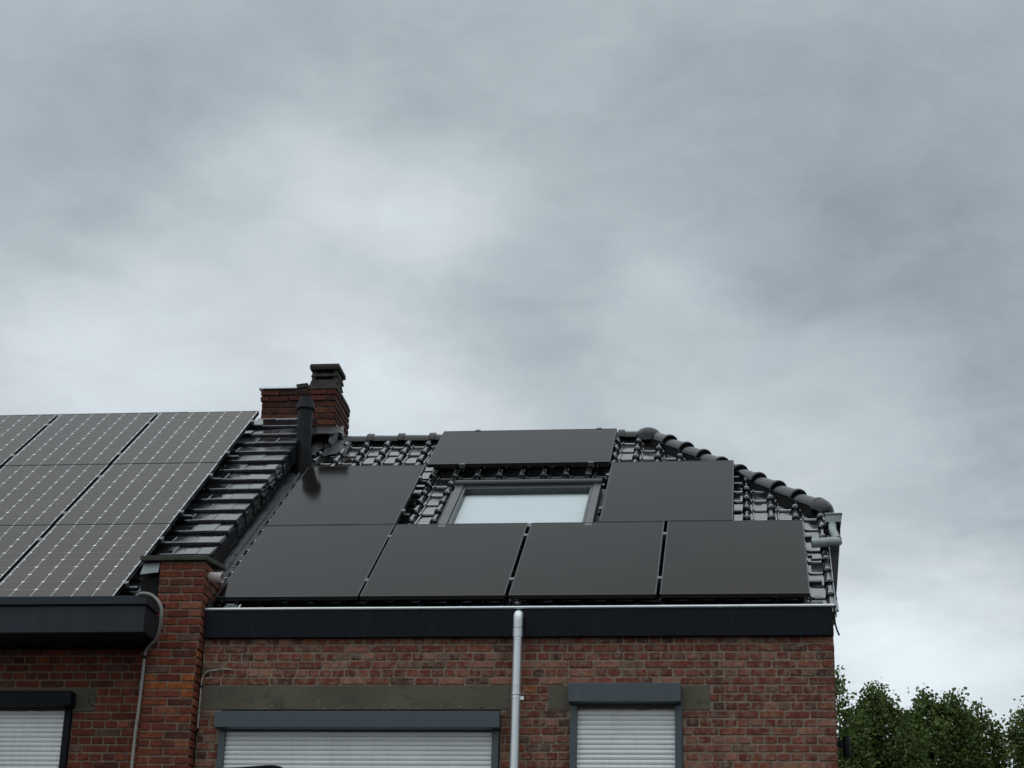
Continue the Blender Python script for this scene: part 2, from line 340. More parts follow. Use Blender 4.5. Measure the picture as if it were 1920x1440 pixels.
def palette(kind):
    r = random.random()
    if kind == 'soot':
        k = random.uniform(.70, 1.1); c = (.085, .024, .017) if r < .6 else (.11, .036, .02) if r < .85 else (.05, .024, .02)
        return (c[0]*k, c[1]*k, c[2]*k, 1)
    if kind == 'aged':
        c = ((.145, .040, .028) if r < .42 else (.19, .060, .040) if r < .70 else (.26, .118, .088) if r < .82 else (.15, .083, .065) if r < .90 else (.080, .034, .029) if r < .994 else (.27, .088, .03))
    else:
        c = ((.125, .033, .021) if r < .42 else (.165, .044, .027) if r < .76 else (.20, .072, .046) if r < .85 else (.085, .031, .023) if r < .93 else (.115, .062, .050) if r < .99 else (.24, .075, .026))
    k = random.uniform(.86, 1.14); return (c[0]*k*1.04, c[1]*k*random.uniform(.96, 1.08), c[2]*k*.90, 1)
SH = {}
def brick_shapes(key, L_, H_, m):
    if key not in SH: SH[key] = [brick_mesh('brick_face', L_, H_, m, hash_(key, i)) for i in range(7)]
    return SH[key]
def hash_(k, i): return sum(ord(c_)*(j+3) for j, c_ in enumerate(k))*17+i*101
def lay(wall, courses, yf, kind, matname, zmin, limit, axis='x', xf=0, override=None, bw=.178, bh=.051):
    """courses: list of (z_bottom, z_top, [(x0, x1), ...]); brick faces stand at y = yf (or x = xf for a side wall)"""
    items = [(x1-x0, x0, x1, z0, z1) for z0, z1, bs in courses for x0, x1 in bs]
    vis = sorted([i for i in items if i[4] > zmin], key=lambda i: -i[0])[:limit]; vs_ = set(id(i) for i in vis)
    for it in vis:
        wd, x0, x1, z0, z1 = it
        key = matname+('s' if wd > .13 else 'h'); shp = random.choice(brick_shapes(key, bw if wd > .13 else .086, bh, M[matname]))
        base = bw if wd > .13 else .086
        jz = random.uniform(-.0015, .0015); jy = random.uniform(-.004, .002)
        ctr = ((x0+x1)/2, yf+jy, (z0+z1)/2+jz) if axis == 'x' else (xf-jy, (x0+x1)/2, (z0+z1)/2+jz)
        o = put('brick', shp, wall, ctr, (0, random.uniform(-.006, .006), 0 if axis == 'x' else PI/2), ((wd-.0125)/base, 1, (z1-z0-.0135)/bh))
        c = palette(kind)
        if override: c = override(x0, z0) or c
        o.color = c
    rest = [i for i in items if id(i) not in vs_]
    if rest:
        q = MB(); e = .0065
        for wd, x0, x1, z0, z1 in rest:
            j = random.uniform(-.004, .002); c = palette(kind)
            a0, a1, b0, b1 = x0+e, x1-e, z0+e, z1-e
            P = lambda u_, d_, v_: (u_, yf+j+d_, v_) if axis == 'x' else (xf-j-d_, u_, v_)
            k = .004
            q.add([P(a0, .05, b0), P(a1, .05, b0), P(a1, .05, b1), P(a0, .05, b1), P(a0, .003, b0), P(a1, .003, b0), P(a1, .003, b1), P(a0, .003, b1),
                   P(a0+k, 0, b0+k), P(a1-k, 0, b0+k), P(a1-k, 0, b1-k), P(a0+k, 0, b1-k)],
                  [(0, 1, 5, 4), (1, 2, 6, 5), (2, 3, 7, 6), (3, 0, 4, 7), (4, 5, 9, 8), (5, 6, 10, 9), (6, 7, 11, 10), (7, 4, 8, 11), (8, 9, 10, 11)], c)
        o = q.build('brick_courses', M[matname+'_s'], wall); o['kind'] = 'stuff'
def cut(spans, holes):
    out = []
    for a_, b_ in spans:
        segs = [(a_, b_)]
        for h0, h1 in holes:
            nx = []
            for s0, s1 in segs:
                if h1 <= s0 or h0 >= s1: nx.append((s0, s1)); continue
                if s0 < h0: nx.append((s0, h0))
                if s1 > h1: nx.append((h1, s1))
            segs = nx
        out += [s_ for s_ in segs if s_[1]-s_[0] > .03]
    return out
def bond(x0, x1, zref, zlo, zhi, holes, right_edge=True, spitch=.19, hpitch=.0955, h=.063, kmax=4000):
    """English cross bond; zref is the bottom of a stretcher course"""
    res = []; k0 = math.ceil((zlo-zref)/h-1e-6); k1 = math.floor((zhi-zref)/h+1e-6)
    for k in range(k0, k1):
        z0 = zref+k*h; z1 = z0+h; spans = []
        if k % 2 == 0:
            x = x1 - (.095 if (k//2) % 2 else 0)
            if (k//2) % 2: spans.append((x, x1))
            while x > x0:
                wd = spitch*random.uniform(.97, 1.03)
                if random.random() < .07: wd = hpitch
                spans.append((max(x-wd, x0), x)); x -= wd
        else:
            x = x1-.142; spans.append((x, x1))
            while x > x0:
                wd = hpitch*random.uniform(.95, 1.05); spans.append((max(x-wd, x0), x)); x -= wd
        hs = [(a_, b_) for a_, b_, c_, d_ in holes if z0+.01 < d_ and z1-.01 > c_]
        res.append((z0, z1, cut([s_ for s_ in spans if s_[1]-s_[0] > .025], hs)))
    return res

# roof frames: origin on the panel top plane at the eaves, S up the slope, Nn off the roof
TR = math.radians(35.836); SR = Vector((0, math.cos(TR), math.sin(TR))); NR = Vector((0, -math.sin(TR), math.cos(TR))); OR_ = Vector((0, .0503, 5.5676))
TL = math.radians(37.48); SL = Vector((0, math.cos(TL), math.sin(TL))); NL = Vector((0, -math.sin(TL), math.cos(TL))); OL = Vector((0, -.316, 5.476))
X = Vector((1, 0, 0))
def pr(x, s, n=0): return OR_ + X*x + SR*s + NR*n
def plf(x, s, n=0): return OL + X*x + SL*s + NL*n

# ------------------------------------------------------------------ right house
house = empty('brick_house', (2.4, 3, 0), 'weathered red brick house with black pantile roof, all black solar panels and two white shutters', 'house')
W1 = (.155, 2.31, 2.9, 4.665); W2 = (2.835, 3.672, 2.9, 4.665)
q = MB(); yb = .006                                                   # mortar bed, a little behind the brick faces
q.box(-.02, W1[0], yb, .30, 0, 4.665); q.box(W1[1], W2[0], yb, .30, 0, 4.665); q.box(W2[1], 4.79, yb, .30, 0, 4.665)
q.box(-.02, 4.79, yb, .30, 4.665, 5.40)
q.box(W1[0], W1[1], yb, .30, 0, W1[2]); q.box(W2[0], W2[1], yb, .30, 0, W2[2])
q.box(4.49, 4.79, .301, 7.6, 0, 5.40); q.prism([(4.49, .301, 5.40), (4.49, 7.6, 5.40), (4.49, 6.1, 6.60), (4.49, 1.9, 6.60)], (.30, 0, 0))
q.box(-.02, 4.49, 7.3, 7.6, 0, 5.40)
wall = q.build('wall', M['mortar_r'], house)
holes = [W1, W2, (0, 2.40, 4.665, 4.854), (2.666, 3.872, 4.665, 4.854)]
lay(wall, bond(-.02, 4.80, 4.854, .05, 5.235, holes), 0, 'aged', 'brick_aged', 4.21, 298)
# gable side, seen only from the side: joined courses
lay(wall, [(z0, z1, b_) for z0, z1, b_ in bond(.0, 7.6, 4.854, 3.0, 5.36, [])], 0, 'aged', 'brick_aged', 99, 0, axis='y', xf=4.80)
gc = []
for n_ in range(19):
    z0 = 5.358+.063*n_; yy = .12+(z0+.063-5.40)*1.385
    if z0+.063 > 6.58: break
    gc += bond(max(yy, 0), 7.6-max(yy, 0), z0 if n_ % 2 else z0-.063, z0, z0+.0631, [])
lay(wall, gc, 0, 'aged', 'brick_aged', 99, 0, axis='y', xf=4.80)
def lintel(x0, x1, z0, z1, y, par, chip=0):
    q = MB(); n = 30; V = []; rnd = random.Random(int(x0*100)+5)
    for i in range(n+1):
        xx = x0+(x1-x0)*i/n; j = lambda a_: rnd.uniform(-a_, a_)
        V += [(xx, y+.05, z0+.002), (xx, y+j(.0015), z0+.004+j(.002)), (xx, y+j(.0015), z1-.004+j(.002)), (xx, y+.05, z1-.002)]
    Fc = [[4*i+k, 4*i+k+1, 4*i+5+k, 4*i+4+k] for i in range(n) for k in range(3)] + [[0, 1, 2, 3], [4*n, 4*n+1, 4*n+2, 4*n+3]]
    q.add(V, Fc); return q.build('lintel', M['concrete'], par)
lintel(.0, 2.40, 4.665, 4.854, -.003, wall); lintel(2.666, 3.872, 4.665, 4.854, -.003, wall)
# lime runs on the long lintel
q = MB()
for i in range(46):
    x0 = random.uniform(.35, 2.3); z0 = 4.668+abs(random.gauss(0, .012)); ww = random.uniform(.008, .03)
    q.box(x0, x0+ww, -.0062, -.003, z0, z0+random.uniform(.004, .014))
q.box(.905, .917, -.0062, -.003, 4.69, 4.745); q.build('lime_stain', M['lime'], wall)['kind'] = 'stuff'

# gutter
gut = B(0.0, 4.795, -.030, -.004, 5.216, 5.25).build('gutter', M['gutter_r'], house)
for a_, b_ in ((-.019, 2.43), (2.4325, 4.795)): B(a_, b_, -.052, -.0305, 5.216, 5.432).build('gutter_board', M['gutter_r'], gut, bevel=.003)
B(0.0, 4.776, -.030, .001, 5.2505, 5.262).build('soffit', M['gutter_r'], gut)
B(4.777, 4.795, -.030, .12, 5.2505, 5.432).build('end_board', M['gutter_r'], gut)
q = MB(); q.tube(smooth_path([(-.019, -.053, 5.441), (.8, -.054, 5.4405), (1.6, -.055, 5.4395), (2.4, -.053, 5.441), (3.2, -.053, 5.4415), (4.0, -.055, 5.442), (4.812, -.054, 5.443)], 4), .0120, 10); q.box(0.0, 4.776, -.030, -.028, 5.27, 5.435); q.box(0, 4.776, -.0275, .10, 5.272, 5.275)
for x_ in (1.98, 3.95): q.tube([(x_, -.053, 5.4405), (x_+.02, -.053, 5.4405)], .0138, 10)
q.build('gutter_lip', M['zinc'], gut, smooth=True)
q = MB(); q.obox((.10, .02, 5.455), X, Vector((0, .8, .6)), Vector((0, -.6, .8)), 0, .10, 0, .10, 0, .004); q.tube([(.2, 0.0, 5.43), (.235, .04, 5.50)], .006, 6)
q.build('gutter_bracket', M['zinc'], gut)

# roof: deck, tiles, ridge, hip
RID_S = 4.70
apex = pr(0, RID_S, -.17); yr, zr = apex.y, apex.z
hx0, hx1, hs0, hs1 = 3.22, 4.83, 4.66, 2.30
def hip_x(s): return hx0 + (hx1-hx0)*(hs0-s)/(hs0-hs1)
q = MB()
A_, B_, C_, D_, E_ = pr(-.18, -.15, -.17), pr(4.772, -.15, -.17), pr(4.772, hs1, -.17), pr(hx0, RID_S, -.17), pr(-.18, RID_S, -.17)
mir = lambda p_: Vector((p_.x, 2*yr-p_.y, p_.z))
q.add([A_, B_, C_, D_, E_, mir(A_), mir(B_), mir(C_)], [(0, 1, 2, 3, 4), (5, 4, 3, 7, 6), (3, 2, 7), (0, 5, 6, 1), (1, 6, 7, 2), (0, 4, 5)])
roof = q.build('roof', M['deck'], house)
def pantile(name, m, seed):
    """glazed pantile: flat pan with a raised left lip, tapering roll on the right, thick nose; u across, v up, w off the roof"""
    L_, G_ = .315, .267; rnd = random.Random(seed)
    rows = [(0.0, 1.0), (.010, 1.0), (.016, .995), (.022, .99), (.16, .86), (L_, .68)]
    V = []; n = 0
    for v, k in rows:
        lift = .016*(1-v/G_) - (.003 if v == 0 else 0); cx = .158; rr = .037*k if v > 0 else .037; hh = .046*k
        prof = [(.002, .004), (.004, .012), (.012, .012), (.016, .001), (.07, .0), (.113, .001)]
        for i in range(9):
            an = PI*(1-i/8); prof.append((cx+rr*math.cos(an), .002+hh*math.sin(an)))
        prof += [(.205, .001), (.209, .0)]
        n = len(prof); V += [(u_, v, w_+lift) for u_, w_ in prof]
    f0 = len(V); V += [(p_[0], .004, p_[2]-.021) for p_ in V[:n]]
    f1 = len(V); V += [(p_[0], .07, p_[2]-.021) for p_ in V[:n]]
    Fc = [[i*n+j, i*n+j+1, (i+1)*n+j+1, (i+1)*n+j] for i in range(len(rows)-1) for j in range(n-1)]
    Fc += [[j, f0+j, f0+j+1, j+1] for j in range(n-1)] + [[f0+j, f1+j, f1+j+1, f0+j+1] for j in range(n-1)]
    V = [(a_, b_, c_+rnd.uniform(-.0006, .0006)) for a_, b_, c_ in V]
    q = MB(); q.add(V, Fc); return q.mesh(name, m, smooth=True, ctr=Vector((0, 0, 0)), angle=32)[0]
PT = [pantile('roof_tile', M['tile'], i) for i in range(4)]
TILE_N = -.131
covered = [(0.02, 1.15, .25, 3.36), (1.19, 4.62, .25, 1.55), (2.98, 3.98, 1.6, 3.36), (1.22, 2.84, 3.6, 4.5)]
placed = []
for c in range(-2, 22):
    cx = .381+.2103*c; x0 = cx-.158
    for k in range(-1, 17):
        s = .221+.267*k
        if s+.13 > RID_S-.02 or cx-.10 > hip_x(s+.20): continue
        if s > hs1-.1 and cx > 4.85: continue
        if x0+.2 > 1.50 and x0 < 2.88 and s+.25 > 1.62 and s < 2.93: continue
        hid = any(x0 > a_ and x0+.21 < b_ and s > c_ and s+.29 < d_ for a_, b_, c_, d_ in covered)
        placed.append((hid, x0, s))
vis = [p_ for p_ in placed if not p_[0]][:299]
tile_rot = lambda jz=0: (TR, 0, jz)
for _, x0, s in vis:
    put('roof_tile', random.choice(PT), roof, pr(x0, s, TILE_N+random.uniform(-.001, .002)), (TR+random.uniform(-.006, .006), random.uniform(-.008, .008), random.uniform(-.004, .004)))
q = MB(); src = PT[0]
for _, x0, s in [p_ for p_ in placed if p_[0]] + [p_ for p_ in placed if not p_[0]][299:]:
    q.add([pr(x0+v.co.x, s, TILE_N)+SR*v.co.y+NR*v.co.z for v in src.vertices], [list(p_.vertices) for p_ in src.polygons])
o = q.build('roof_tile_rows', M['tile'], roof, smooth=True, angle=32); o['kind'] = 'stuff'
def half_round(p0, p1, r0, r1, up, collar=.0, cl=.05, n=10, end=1, lip=.022):
    """half-round ridge or hip tile from p0 (upper) to p1 (lower), collar at the p1 end"""
    q = MB(); t = (p1-p0); L_ = t.length; t.normalize(); up = (up-t*up.dot(t)).normalized(); sd_ = t.cross(up)
    st = [(0, r0), (L_-cl, r1), (L_-cl+.004, r1+collar), (L_-.006, r1+collar), (L_, r1+collar-.006)]
    V = []
    for d_, r in st:
        for i in range(n+1):
            an = PI*i/n; V.append(p0+t*d_+(sd_*math.cos(an)+up*math.sin(an))*r)
    for d_, r in reversed(st):
        for i in range(n+1):
            an = PI*i/n; V.append(p0+t*d_+(sd_*math.cos(an)+up*math.sin(an))*(r-.014))
    m_ = n+1; k = len(st)*2
    Fc = [[a_*m_+i, a_*m_+i+1, ((a_+1) % k)*m_+i+1, ((a_+1) % k)*m_+i] for a_ in range(k) for i in range(n)]
    Fc += [[a_*m_+e, (a_+1)*m_+e, (k-2-a_)*m_+e, (k-1-a_)*m_+e] for a_ in range(len(st)-1) for e in (0, n)]
    q.add(V, Fc); return q
ridge0 = Vector((0, yr, zr+.02))
xs = [.05+.318*i for i in range(10)]
for i, x0 in enumerate(xs):
    a_ = Vector((x0+.335, yr, zr+.035)); b_ = Vector((x0-.01, yr, zr+.038))
    half_round(a_, b_, .080, .084, Vector((0, 0, 1)), .018, .07).build('ridge_tile', M['rtile'], roof, smooth=True)
hA = Vector((hx0+.02, yr-.02, zr+.035)); hB = pr(hx1-.05, hs1+.04, -.115)
HU = (NR + Vector((math.sin(math.radians(42)), 0, math.cos(math.radians(42))))).normalized()
nh = 9
for i in range(nh):
    p0 = hA.lerp(hB, (i-.08)/nh); p1 = hA.lerp(hB, (i+1.05)/nh) + HU*.012
    half_round(p0, p1, .076, .086, HU, .016, .035).build('hip_tile', M['rtile'], roof, smooth=True)
q = MB(); t = (hB-hA).normalized(); sd_ = t.cross(HU); q.obox(hA, t, sd_, HU, 0, (hB-hA).length+.02, -.07, .07, -.20, .01); q.build('hip_bedding', M['deck'], roof)
# domed cap where the ridge meets the hips, and the rounded foot of the front hip
q = MB(); q.lathe([(.130, -.05), (.136, 0), (.132, .030), (.118, .060), (.095, .084), (.062, .102), (.03, .110), (.001, .112)], (hx0-.02, yr-.02, zr+.035), 24); q.build('ridge_cap', M['rtile'], roof, smooth=True)
q = MB(); t = (hB-hA).normalized(); sd_ = t.cross(HU); V = []
for k in range(7):
    an = PI/2*k/6
    for i in range(13):
        b_ = PI*i/12; rr = .112*math.cos(an*.92); V.append(hB+t*(.02+.15*math.sin(an))+(sd_*math.cos(b_)+HU*math.sin(b_))*rr)
q.add(V, [[k*13+i, k*13+i+1, (k+1)*13+i+1, (k+1)*13+i] for k in range(6) for i in range(12)]); q.build('hip_foot', M['rtile'], roof, smooth=True)
# verge board flaring out below the hip gutter, with pale edge strips
q = MB(); a0, a1 = pr(4.76, -.14, -.15), pr(4.812, -.14, -.10); b1, b0 = pr(4.955, 1.93, -.10), pr(4.76, 1.93, -.15)
q.prism([a0, a1, b1, b0], NR*-.10); q.build('verge_board', M['deck'], house)
q = MB()
for off, wd in ((4.797, .010), (4.822, .008)):
    q.prism([pr(off, -.12, -.10), pr(off+wd, -.12, -.10), pr(off+wd+.012, 1.62, -.10), pr(off+.012, 1.62, -.10)], NR*-.05)
q.build('verge_strip', M['zinc_dull'], house)
# gutter of the clipped gable
hg = MB(); hg.box(4.825, 4.955, 1.49, 1.50, 6.575, 6.645); hg.box(4.945, 4.955, 1.50, 6.2, 6.575, 6.645); hg.box(4.825, 4.835, 1.50, 6.2, 6.575, 6.635); hg.box(4.835, 4.945, 1.50, 6.2, 6.575, 6.585)
hg = hg.build('hip_gutter', M['zinc_dull'], house); q = MB(); q.tube([(4.82, 1.485, 6.643), (4.962, 1.485, 6.645)], .008, 8); q.tube([(4.957, 1.485, 6.645), (4.957, 6.2, 6.645)], .008, 8); q.build('gutter_lip', M['zinc_dull'], hg, smooth=True)

# roof window
rw = MB()
def rbox(q, x0, x1, s0, s1, n0, n1): q.obox(OR_, X, SR, NR, x0, x1, s0, s1, n0, n1)
rbox(rw, 1.535, 1.605, 1.66, 2.90, -.13, -.002); rbox(rw, 2.795, 2.862, 1.66, 2.90, -.13, -.002); rbox(rw, 1.605, 2.795, 1.66, 1.73, -.13, -.006); rbox(rw, 1.605, 2.795, 2.82, 2.90, -.13, -.012)
rw = rw.build('roof_window', M['rwframe'], house, bevel=.004)
q = MB(); rbox(q, 1.608, 1.632, 1.735, 2.80, -.09, -.012); rbox(q, 2.770, 2.792, 1.735, 2.80, -.09, -.012); rbox(q, 1.632, 2.770, 1.735, 1.765, -.09, -.012); rbox(q, 1.632, 2.770, 2.765, 2.80, -.09, -.012)
q.build('sash', M['rwframe'], rw, bevel=.003)
q = MB(); rbox(q, 1.632, 2.770, 1.765, 2.765, -.055, -.045); q.build('pane', M['glass'], rw)
q = MB(); rbox(q, 1.632, 2.770, 1.765, 2.765, -.082, -.078); q.build('blind', M['blind'], rw)
q = MB(); q.tube([pr(1.525, 2.872, .004), pr(2.868, 2.872, .004)], .03, 12); q.build('top_hood', M['rwframe'], rw, smooth=True)
q = MB(); rbox(q, 1.44, 2.95, 2.90, 3.0, -.115, -.108); rbox(q, 2.865, 2.95, 1.62, 2.95, -.13, -.10); rbox(q, 1.47, 1.532, 1.62, 2.95, -.13, -.10); q.build('flashing', M['lead'], rw)

# ------------------------------------------------------------------ left house
lh = empty('brick_house', (-2.6, 3, 0), 'dark red brick house at left with flat black tiles and blue grey eaves box', 'house')
LY = .05; W0 = (-3.2, -1.035, 2.9, 4.66)
q = MB(); q.box(-4.6, W0[0], LY+.006, .35, 0, 4.66); q.box(W0[1], -.43, LY+.006, .35, 0, 4.66); q.box(-4.6, -.43, LY+.006, .35, 4.66, 5.5); q.box(W0[0], W0[1], LY+.006, .35, 0, W0[2])
q.box(-4.6, -4.3, .351, 7.6, 0, 5.4); q.box(-4.3, -.43, 7.3, 7.6, 0, 5.4)
lwall = q.build('wall', M['mortar_l'], lh)
lay(lwall, bond(-4.6, -.43, 4.9725, .05, 5.40, [W0, (-3.4, -.865, 4.66, 4.846)], spitch=.2, hpitch=.098), LY, 'red', 'brick_red', 4.21, 0 or 296, override=None)
lintel(-3.4, -.865, 4.66, 4.846, LY-.003, lwall)
q = MB()
for i in range(26): q.box(*(lambda x_, z_: (x_, x_+random.uniform(.006, .02), LY-.007, LY-.003, z_, z_+random.uniform(.005, .016)))(random.uniform(-.93, -.872), random.uniform(4.672, 4.77)))
q.build('mortar_patch', M['lime'], lwall)['kind'] = 'stuff'
lg = MB(); lg.box(-4.6, -.355, -.50, -.475, 5.15, 5.358); lg = lg.build('gutter', M['gutter_l'], lh, bevel=.004)
B(-4.6, -.355, -.475, LY+.002, 5.15, 5.17).build('soffit', M['black'], lg)  # underside shade put into the colour: black, not the gutter's blue grey
B(-.38, -.355, -.475, LY+.002, 5.17, 5.358).build('end_board', M['gutter_l'], lg)
q = MB(); q.box(-4.6, -.335, -.53, -.49, 5.36, 5.425); q.box(-.36, -.335, -.489, -.20, 5.36, 5.425); q.box(-4.6, -.361, -.489, -.2, 5.36, 5.372); q.build('gutter_trim', M['gutter_l'], lg, bevel=.004)
# roof deck
yl = 4.2
q = MB(); A_ = plf(-4.6, -.1, -.15); B_ = plf(-.56, -.1, -.15); C_ = plf(-.20, 5.02, -.15); D_ = plf(-4.6, 5.02, -.15); yrl = C_.y
ml = lambda p_: Vector((p_.x, 2*yrl-p_.y, p_.z)); G_ = plf(-.56, 1.12, -.15); H_ = plf(-.20, 1.12, -.15)
q.add([A_, B_, G_, H_, C_, D_, ml(A_), ml(H_)], [(0, 1, 2, 3, 4, 5), (5, 4, 7, 6), (0, 5, 6), (3, 7, 4)])
lroof = q.build('roof', M['deck'], lh)
def flat_tile(wd, skirt, seed):
    """flat interlocking tile; verge tiles turn down over the edge in a skirt"""
    q = MB(); L_ = .31; rnd = random.Random(seed); lift = lambda v: .027*(1-v/.27); j = rnd.uniform(-.001, .001)
    V = []; T = .026; U = [0, .005, wd*.5, wd-.008, wd]
    for v in (0, .008, .013, L_):
        for i, u_ in enumerate(U):
            e = -.004 if i in (0, 4) else 0
            V.append((u_, v, lift(v)+e+j+(-.003 if v == 0 else 0)))
    for v in (0.003, L_):
        for u_ in U: V.append((u_, v, lift(v)-T))
    Fc = [[r*5+i, r*5+i+1, r*5+6+i, r*5+5+i] for r in range(3) for i in range(4)]
    Fc += [[20+i, 21+i, 1+i, i] for i in range(4)] + [[20, 0, 5, 10, 15, 25], [24, 29, 19, 14, 9, 4], [25, 26, 27, 28, 29, 24, 23, 22, 21, 20]]
    q.add(V, Fc)
    if skirt:
        h = .135
        q.add([(wd-.012, 0, .018), (wd+.002, 0, .016), (wd+.008, 0, -h), (wd-.006, 0, -h), (wd-.012, .285, -.001), (wd+.002, .285, -.003), (wd+.008, .262, -h-.02), (wd-.006, .262, -h-.02)],
              [(0, 1, 2, 3), (4, 7, 6, 5), (1, 5, 6, 2), (0, 3, 7, 4), (3, 2, 6, 7), (0, 4, 5, 1)])
    return q.mesh('flat_tile', M['ftile'], smooth=True, ctr=Vector((0, 0, 0)), angle=25)[0]
FT = [flat_tile(.2, False, i) for i in range(4)]; VT = {True: [flat_tile(.205, True, 9+i) for i in range(2)], False: [flat_tile(.115, True, 19+i) for i in range(2)]}
for k in range(-5, 14):
    s = 1.394+.2706*k; xv = -.213+.026*(s-1.394)
    if s > 4.72: continue
    odd = k % 2 == 0; wv = .205 if odd else .115
    if k < -1: xv = -.575+wv
    if k >= -1: put('verge_tile', random.choice(VT[odd]), lroof, plf(xv-wv, s, -.112), (TL+random.uniform(-.01, .01), random.uniform(-.012, .012), random.uniform(-.008, .008)))
    for c in range(5):
        put('roof_tile', random.choice(FT), lroof, plf(xv-wv-.2*(c+1)-.002*(c+1), s, -.112+random.uniform(-.002, .002)), (TL+random.uniform(-.018, .018), random.uniform(-.014, .014), random.uniform(-.006, .006)))
# the rest of the roof, under the panels and beyond the picture
q = MB()
for k in range(-5, 14):
    s = 1.394+.2706*k
    for c in range(16):
        x0 = -1.42-.2*(c+1)-(.1 if k % 2 else 0)
        o_ = plf(x0, s, -.112); q.obox(o_, X, SL, NL, 0, .196, 0, .29, -.02, .02)
o = q.build('roof_tile_rows', M['ftile'], lroof); o['kind'] = 'stuff'
q = MB()
for i in range(13): q.obox(plf(-.95-.3*i, 4.93, -.075), X, Vector((0, 1, 0)), Vector((0, 0, 1)), -.29, 0, -.02, .24, -.04, .025)
q.build('ridge_tile', M['ftile'], lroof, bevel=.02)

# ------------------------------------------------------------------ party wall, pilaster, chimney
pw = empty('party_wall', (-.23, .1, 0), 'narrow red brick party wall between the two roofs, with stone cap and stained chimney', 'party wall')
PY = -.13
q = MB(); q.box(-.43, -.04, PY+.006, .04, 0, 5.12); q.box(-.385, -.031, PY+.006, .36, 5.12, 5.805)
q.box(-.385, -.031, .361, 7.6, 0, 5.805); q.prism([(-.385, .361, 5.805), (-.385, 7.0, 5.805), (-.385, 4.1, 8.05), (-.385, 1.0, 5.92)], (.354, 0, 0))
pil = q.build('pilaster', M['mortar_l'], pw)
cs = []
ztop = 5.800
for k in range(90):
    z1 = ztop-.063*k; z0 = z1-.063
    if z0 < .05: break
    x0, x1 = (-.392, -.022) if z0 > 5.12 else (-.437, -.035)
    wd = x1-x0
    if k % 2: sp = [(x0, x0+wd*.5+random.uniform(-.01, .01))]; sp.append((sp[0][1], x1))
    else:
        a_ = x0+wd*.235; b_ = a_+wd*.5; sp = [(x0, a_), (a_, b_), (b_, x1)]
    cs.append((z0, z1, sp))
def orange(x, z): return (.27, .075, .02, 1) if (abs(z-4.84) < .05 and random.random() < .55) or (abs(z-4.74) < .03 and x > -.3) else None
lay(pil, cs, PY, 'red', 'brick_red', 4.21, 120, override=orange)
# right flank of the pilaster
cs2 = [(ztop-.063*(k+1), ztop-.063*k, [(PY+.004, -.03), (-.03, .155), (.155, .345)] if k % 2 and ztop-.063*k > 5.15 else [(PY+.004, .065), (.065, .25), (.25, .345)] if ztop-.063*k > 5.45 else [(PY+.004, -.012)]) for k in range(30)]
lay(pil, cs2, 0, 'red', 'brick_red', 4.21, 60, axis='y', xf=-.022)
q = MB(); q.prism([(-.545, -.165, 5.808), (-.545, -.165, 5.848), (-.545, .42, 5.925), (-.545, .42, 5.885)], (.535, 0, 0)); q.build('cap_stone', M['capstone'], pw, bevel=.006)
q = MB(); q.prism([(-.525, -.115, 5.795), (-.395, -.115, 5.805), (-.398, -.135, 5.72), (-.542, -.135, 5.705)], (0, .012, 0)); q.build('zinc_apron', M['zinc_dull'], pw)
q = MB(); q.box(-.55, -.395, -.06, -.03, 5.36, 5.80); q.build('end_board', M['black'], pw)  # black sheet painted for the shaded void at the eaves end
# lead soakers at the foot of the flank and along the valley
q = MB(); rnd = random.Random(3); V = []
n = 26
for i in range(n+1):
    s = .75+ (3.95-.75)*i/n
    for j, (x_, h_) in enumerate(((-.24, -.105), (-.20, -.105), (-.17, -.110), (-.145, -.118), (-.128, -.088), (-.112, -.118), (-.07, -.122))):
        V.append(pr(x_+.02*(s-1)/2.5+rnd.uniform(-.003, .003), s, h_+rnd.uniform(-.004, .004)))
q.add(V, [[i*7+j, i*7+j+1, (i+1)*7+j+1, (i+1)*7+j] for i in range(n) for j in range(6)]); q.build('valley_flashing', M['lead'], pw, smooth=True, angle=60)
q = MB(); V = []
for i in range(9):
    for j in range(5):
        V.append((-.016+.004*j+rnd.uniform(-.003, .003), -.02+.03*i, 5.43+.028*j+.02*(i % 2)+rnd.uniform(-.012, .012)))
q.add(V, [[i*5+j, i*5+j+1, (i+1)*5+j+1, (i+1)*5+j] for i in range(8) for j in range(4)]); q.build('soaker', M['lead'], pw)
# chimney: low flue on the left, tall flue on the right
CY0, CY1 = 3.88, 4.58
ch = MB(); ch.box(-.752, -.285, CY0+.008, CY1, 7.9, 8.81); ch.box(-.284, .008, CY0+.008, CY1, 7.9, 8.78)
chim = ch.build('chimney', M['mortar_soot'], pw)
cs = []
for k in range(16):
    z1 = 8.79-.066*k; z0 = z1-.066; band = k < 2
    x0 = -.772 if band else -.760; x1 = .018
    sp = []; x_ = x0; first = .1 if k % 2 else .2
    while x_ < x1-.02:
        wd = first if x_ == x0 else random.choice((.2, .2, .1)); sp.append((x_, min(x_+wd, x1))); x_ += wd
    cs.append((z0, z1, [p_ for p_ in sp if p_[1]-p_[0] > .03]))
lay(chim, cs[:2], CY0-.014, 'soot', 'brick_red', 0, 40, bh=.054); lay(chim, cs[2:], CY0, 'soot', 'brick_red', 0, 120, bh=.054)
cs = [(8.79-.066*(k+1), 8.79-.066*k, [(CY0+.004, CY0+.19), (CY0+.19, CY0+.38), (CY0+.38, CY0+.57), (CY0+.57, CY1)] if k % 2 else [(CY0+.004, CY0+.1), (CY0+.1, CY0+.29), (CY0+.29, CY0+.48), (CY0+.48, CY1)]) for k in range(11)]
lay(chim, cs, 0, 'soot', 'brick_red', 0, 60, axis='y', xf=.018, bh=.054)
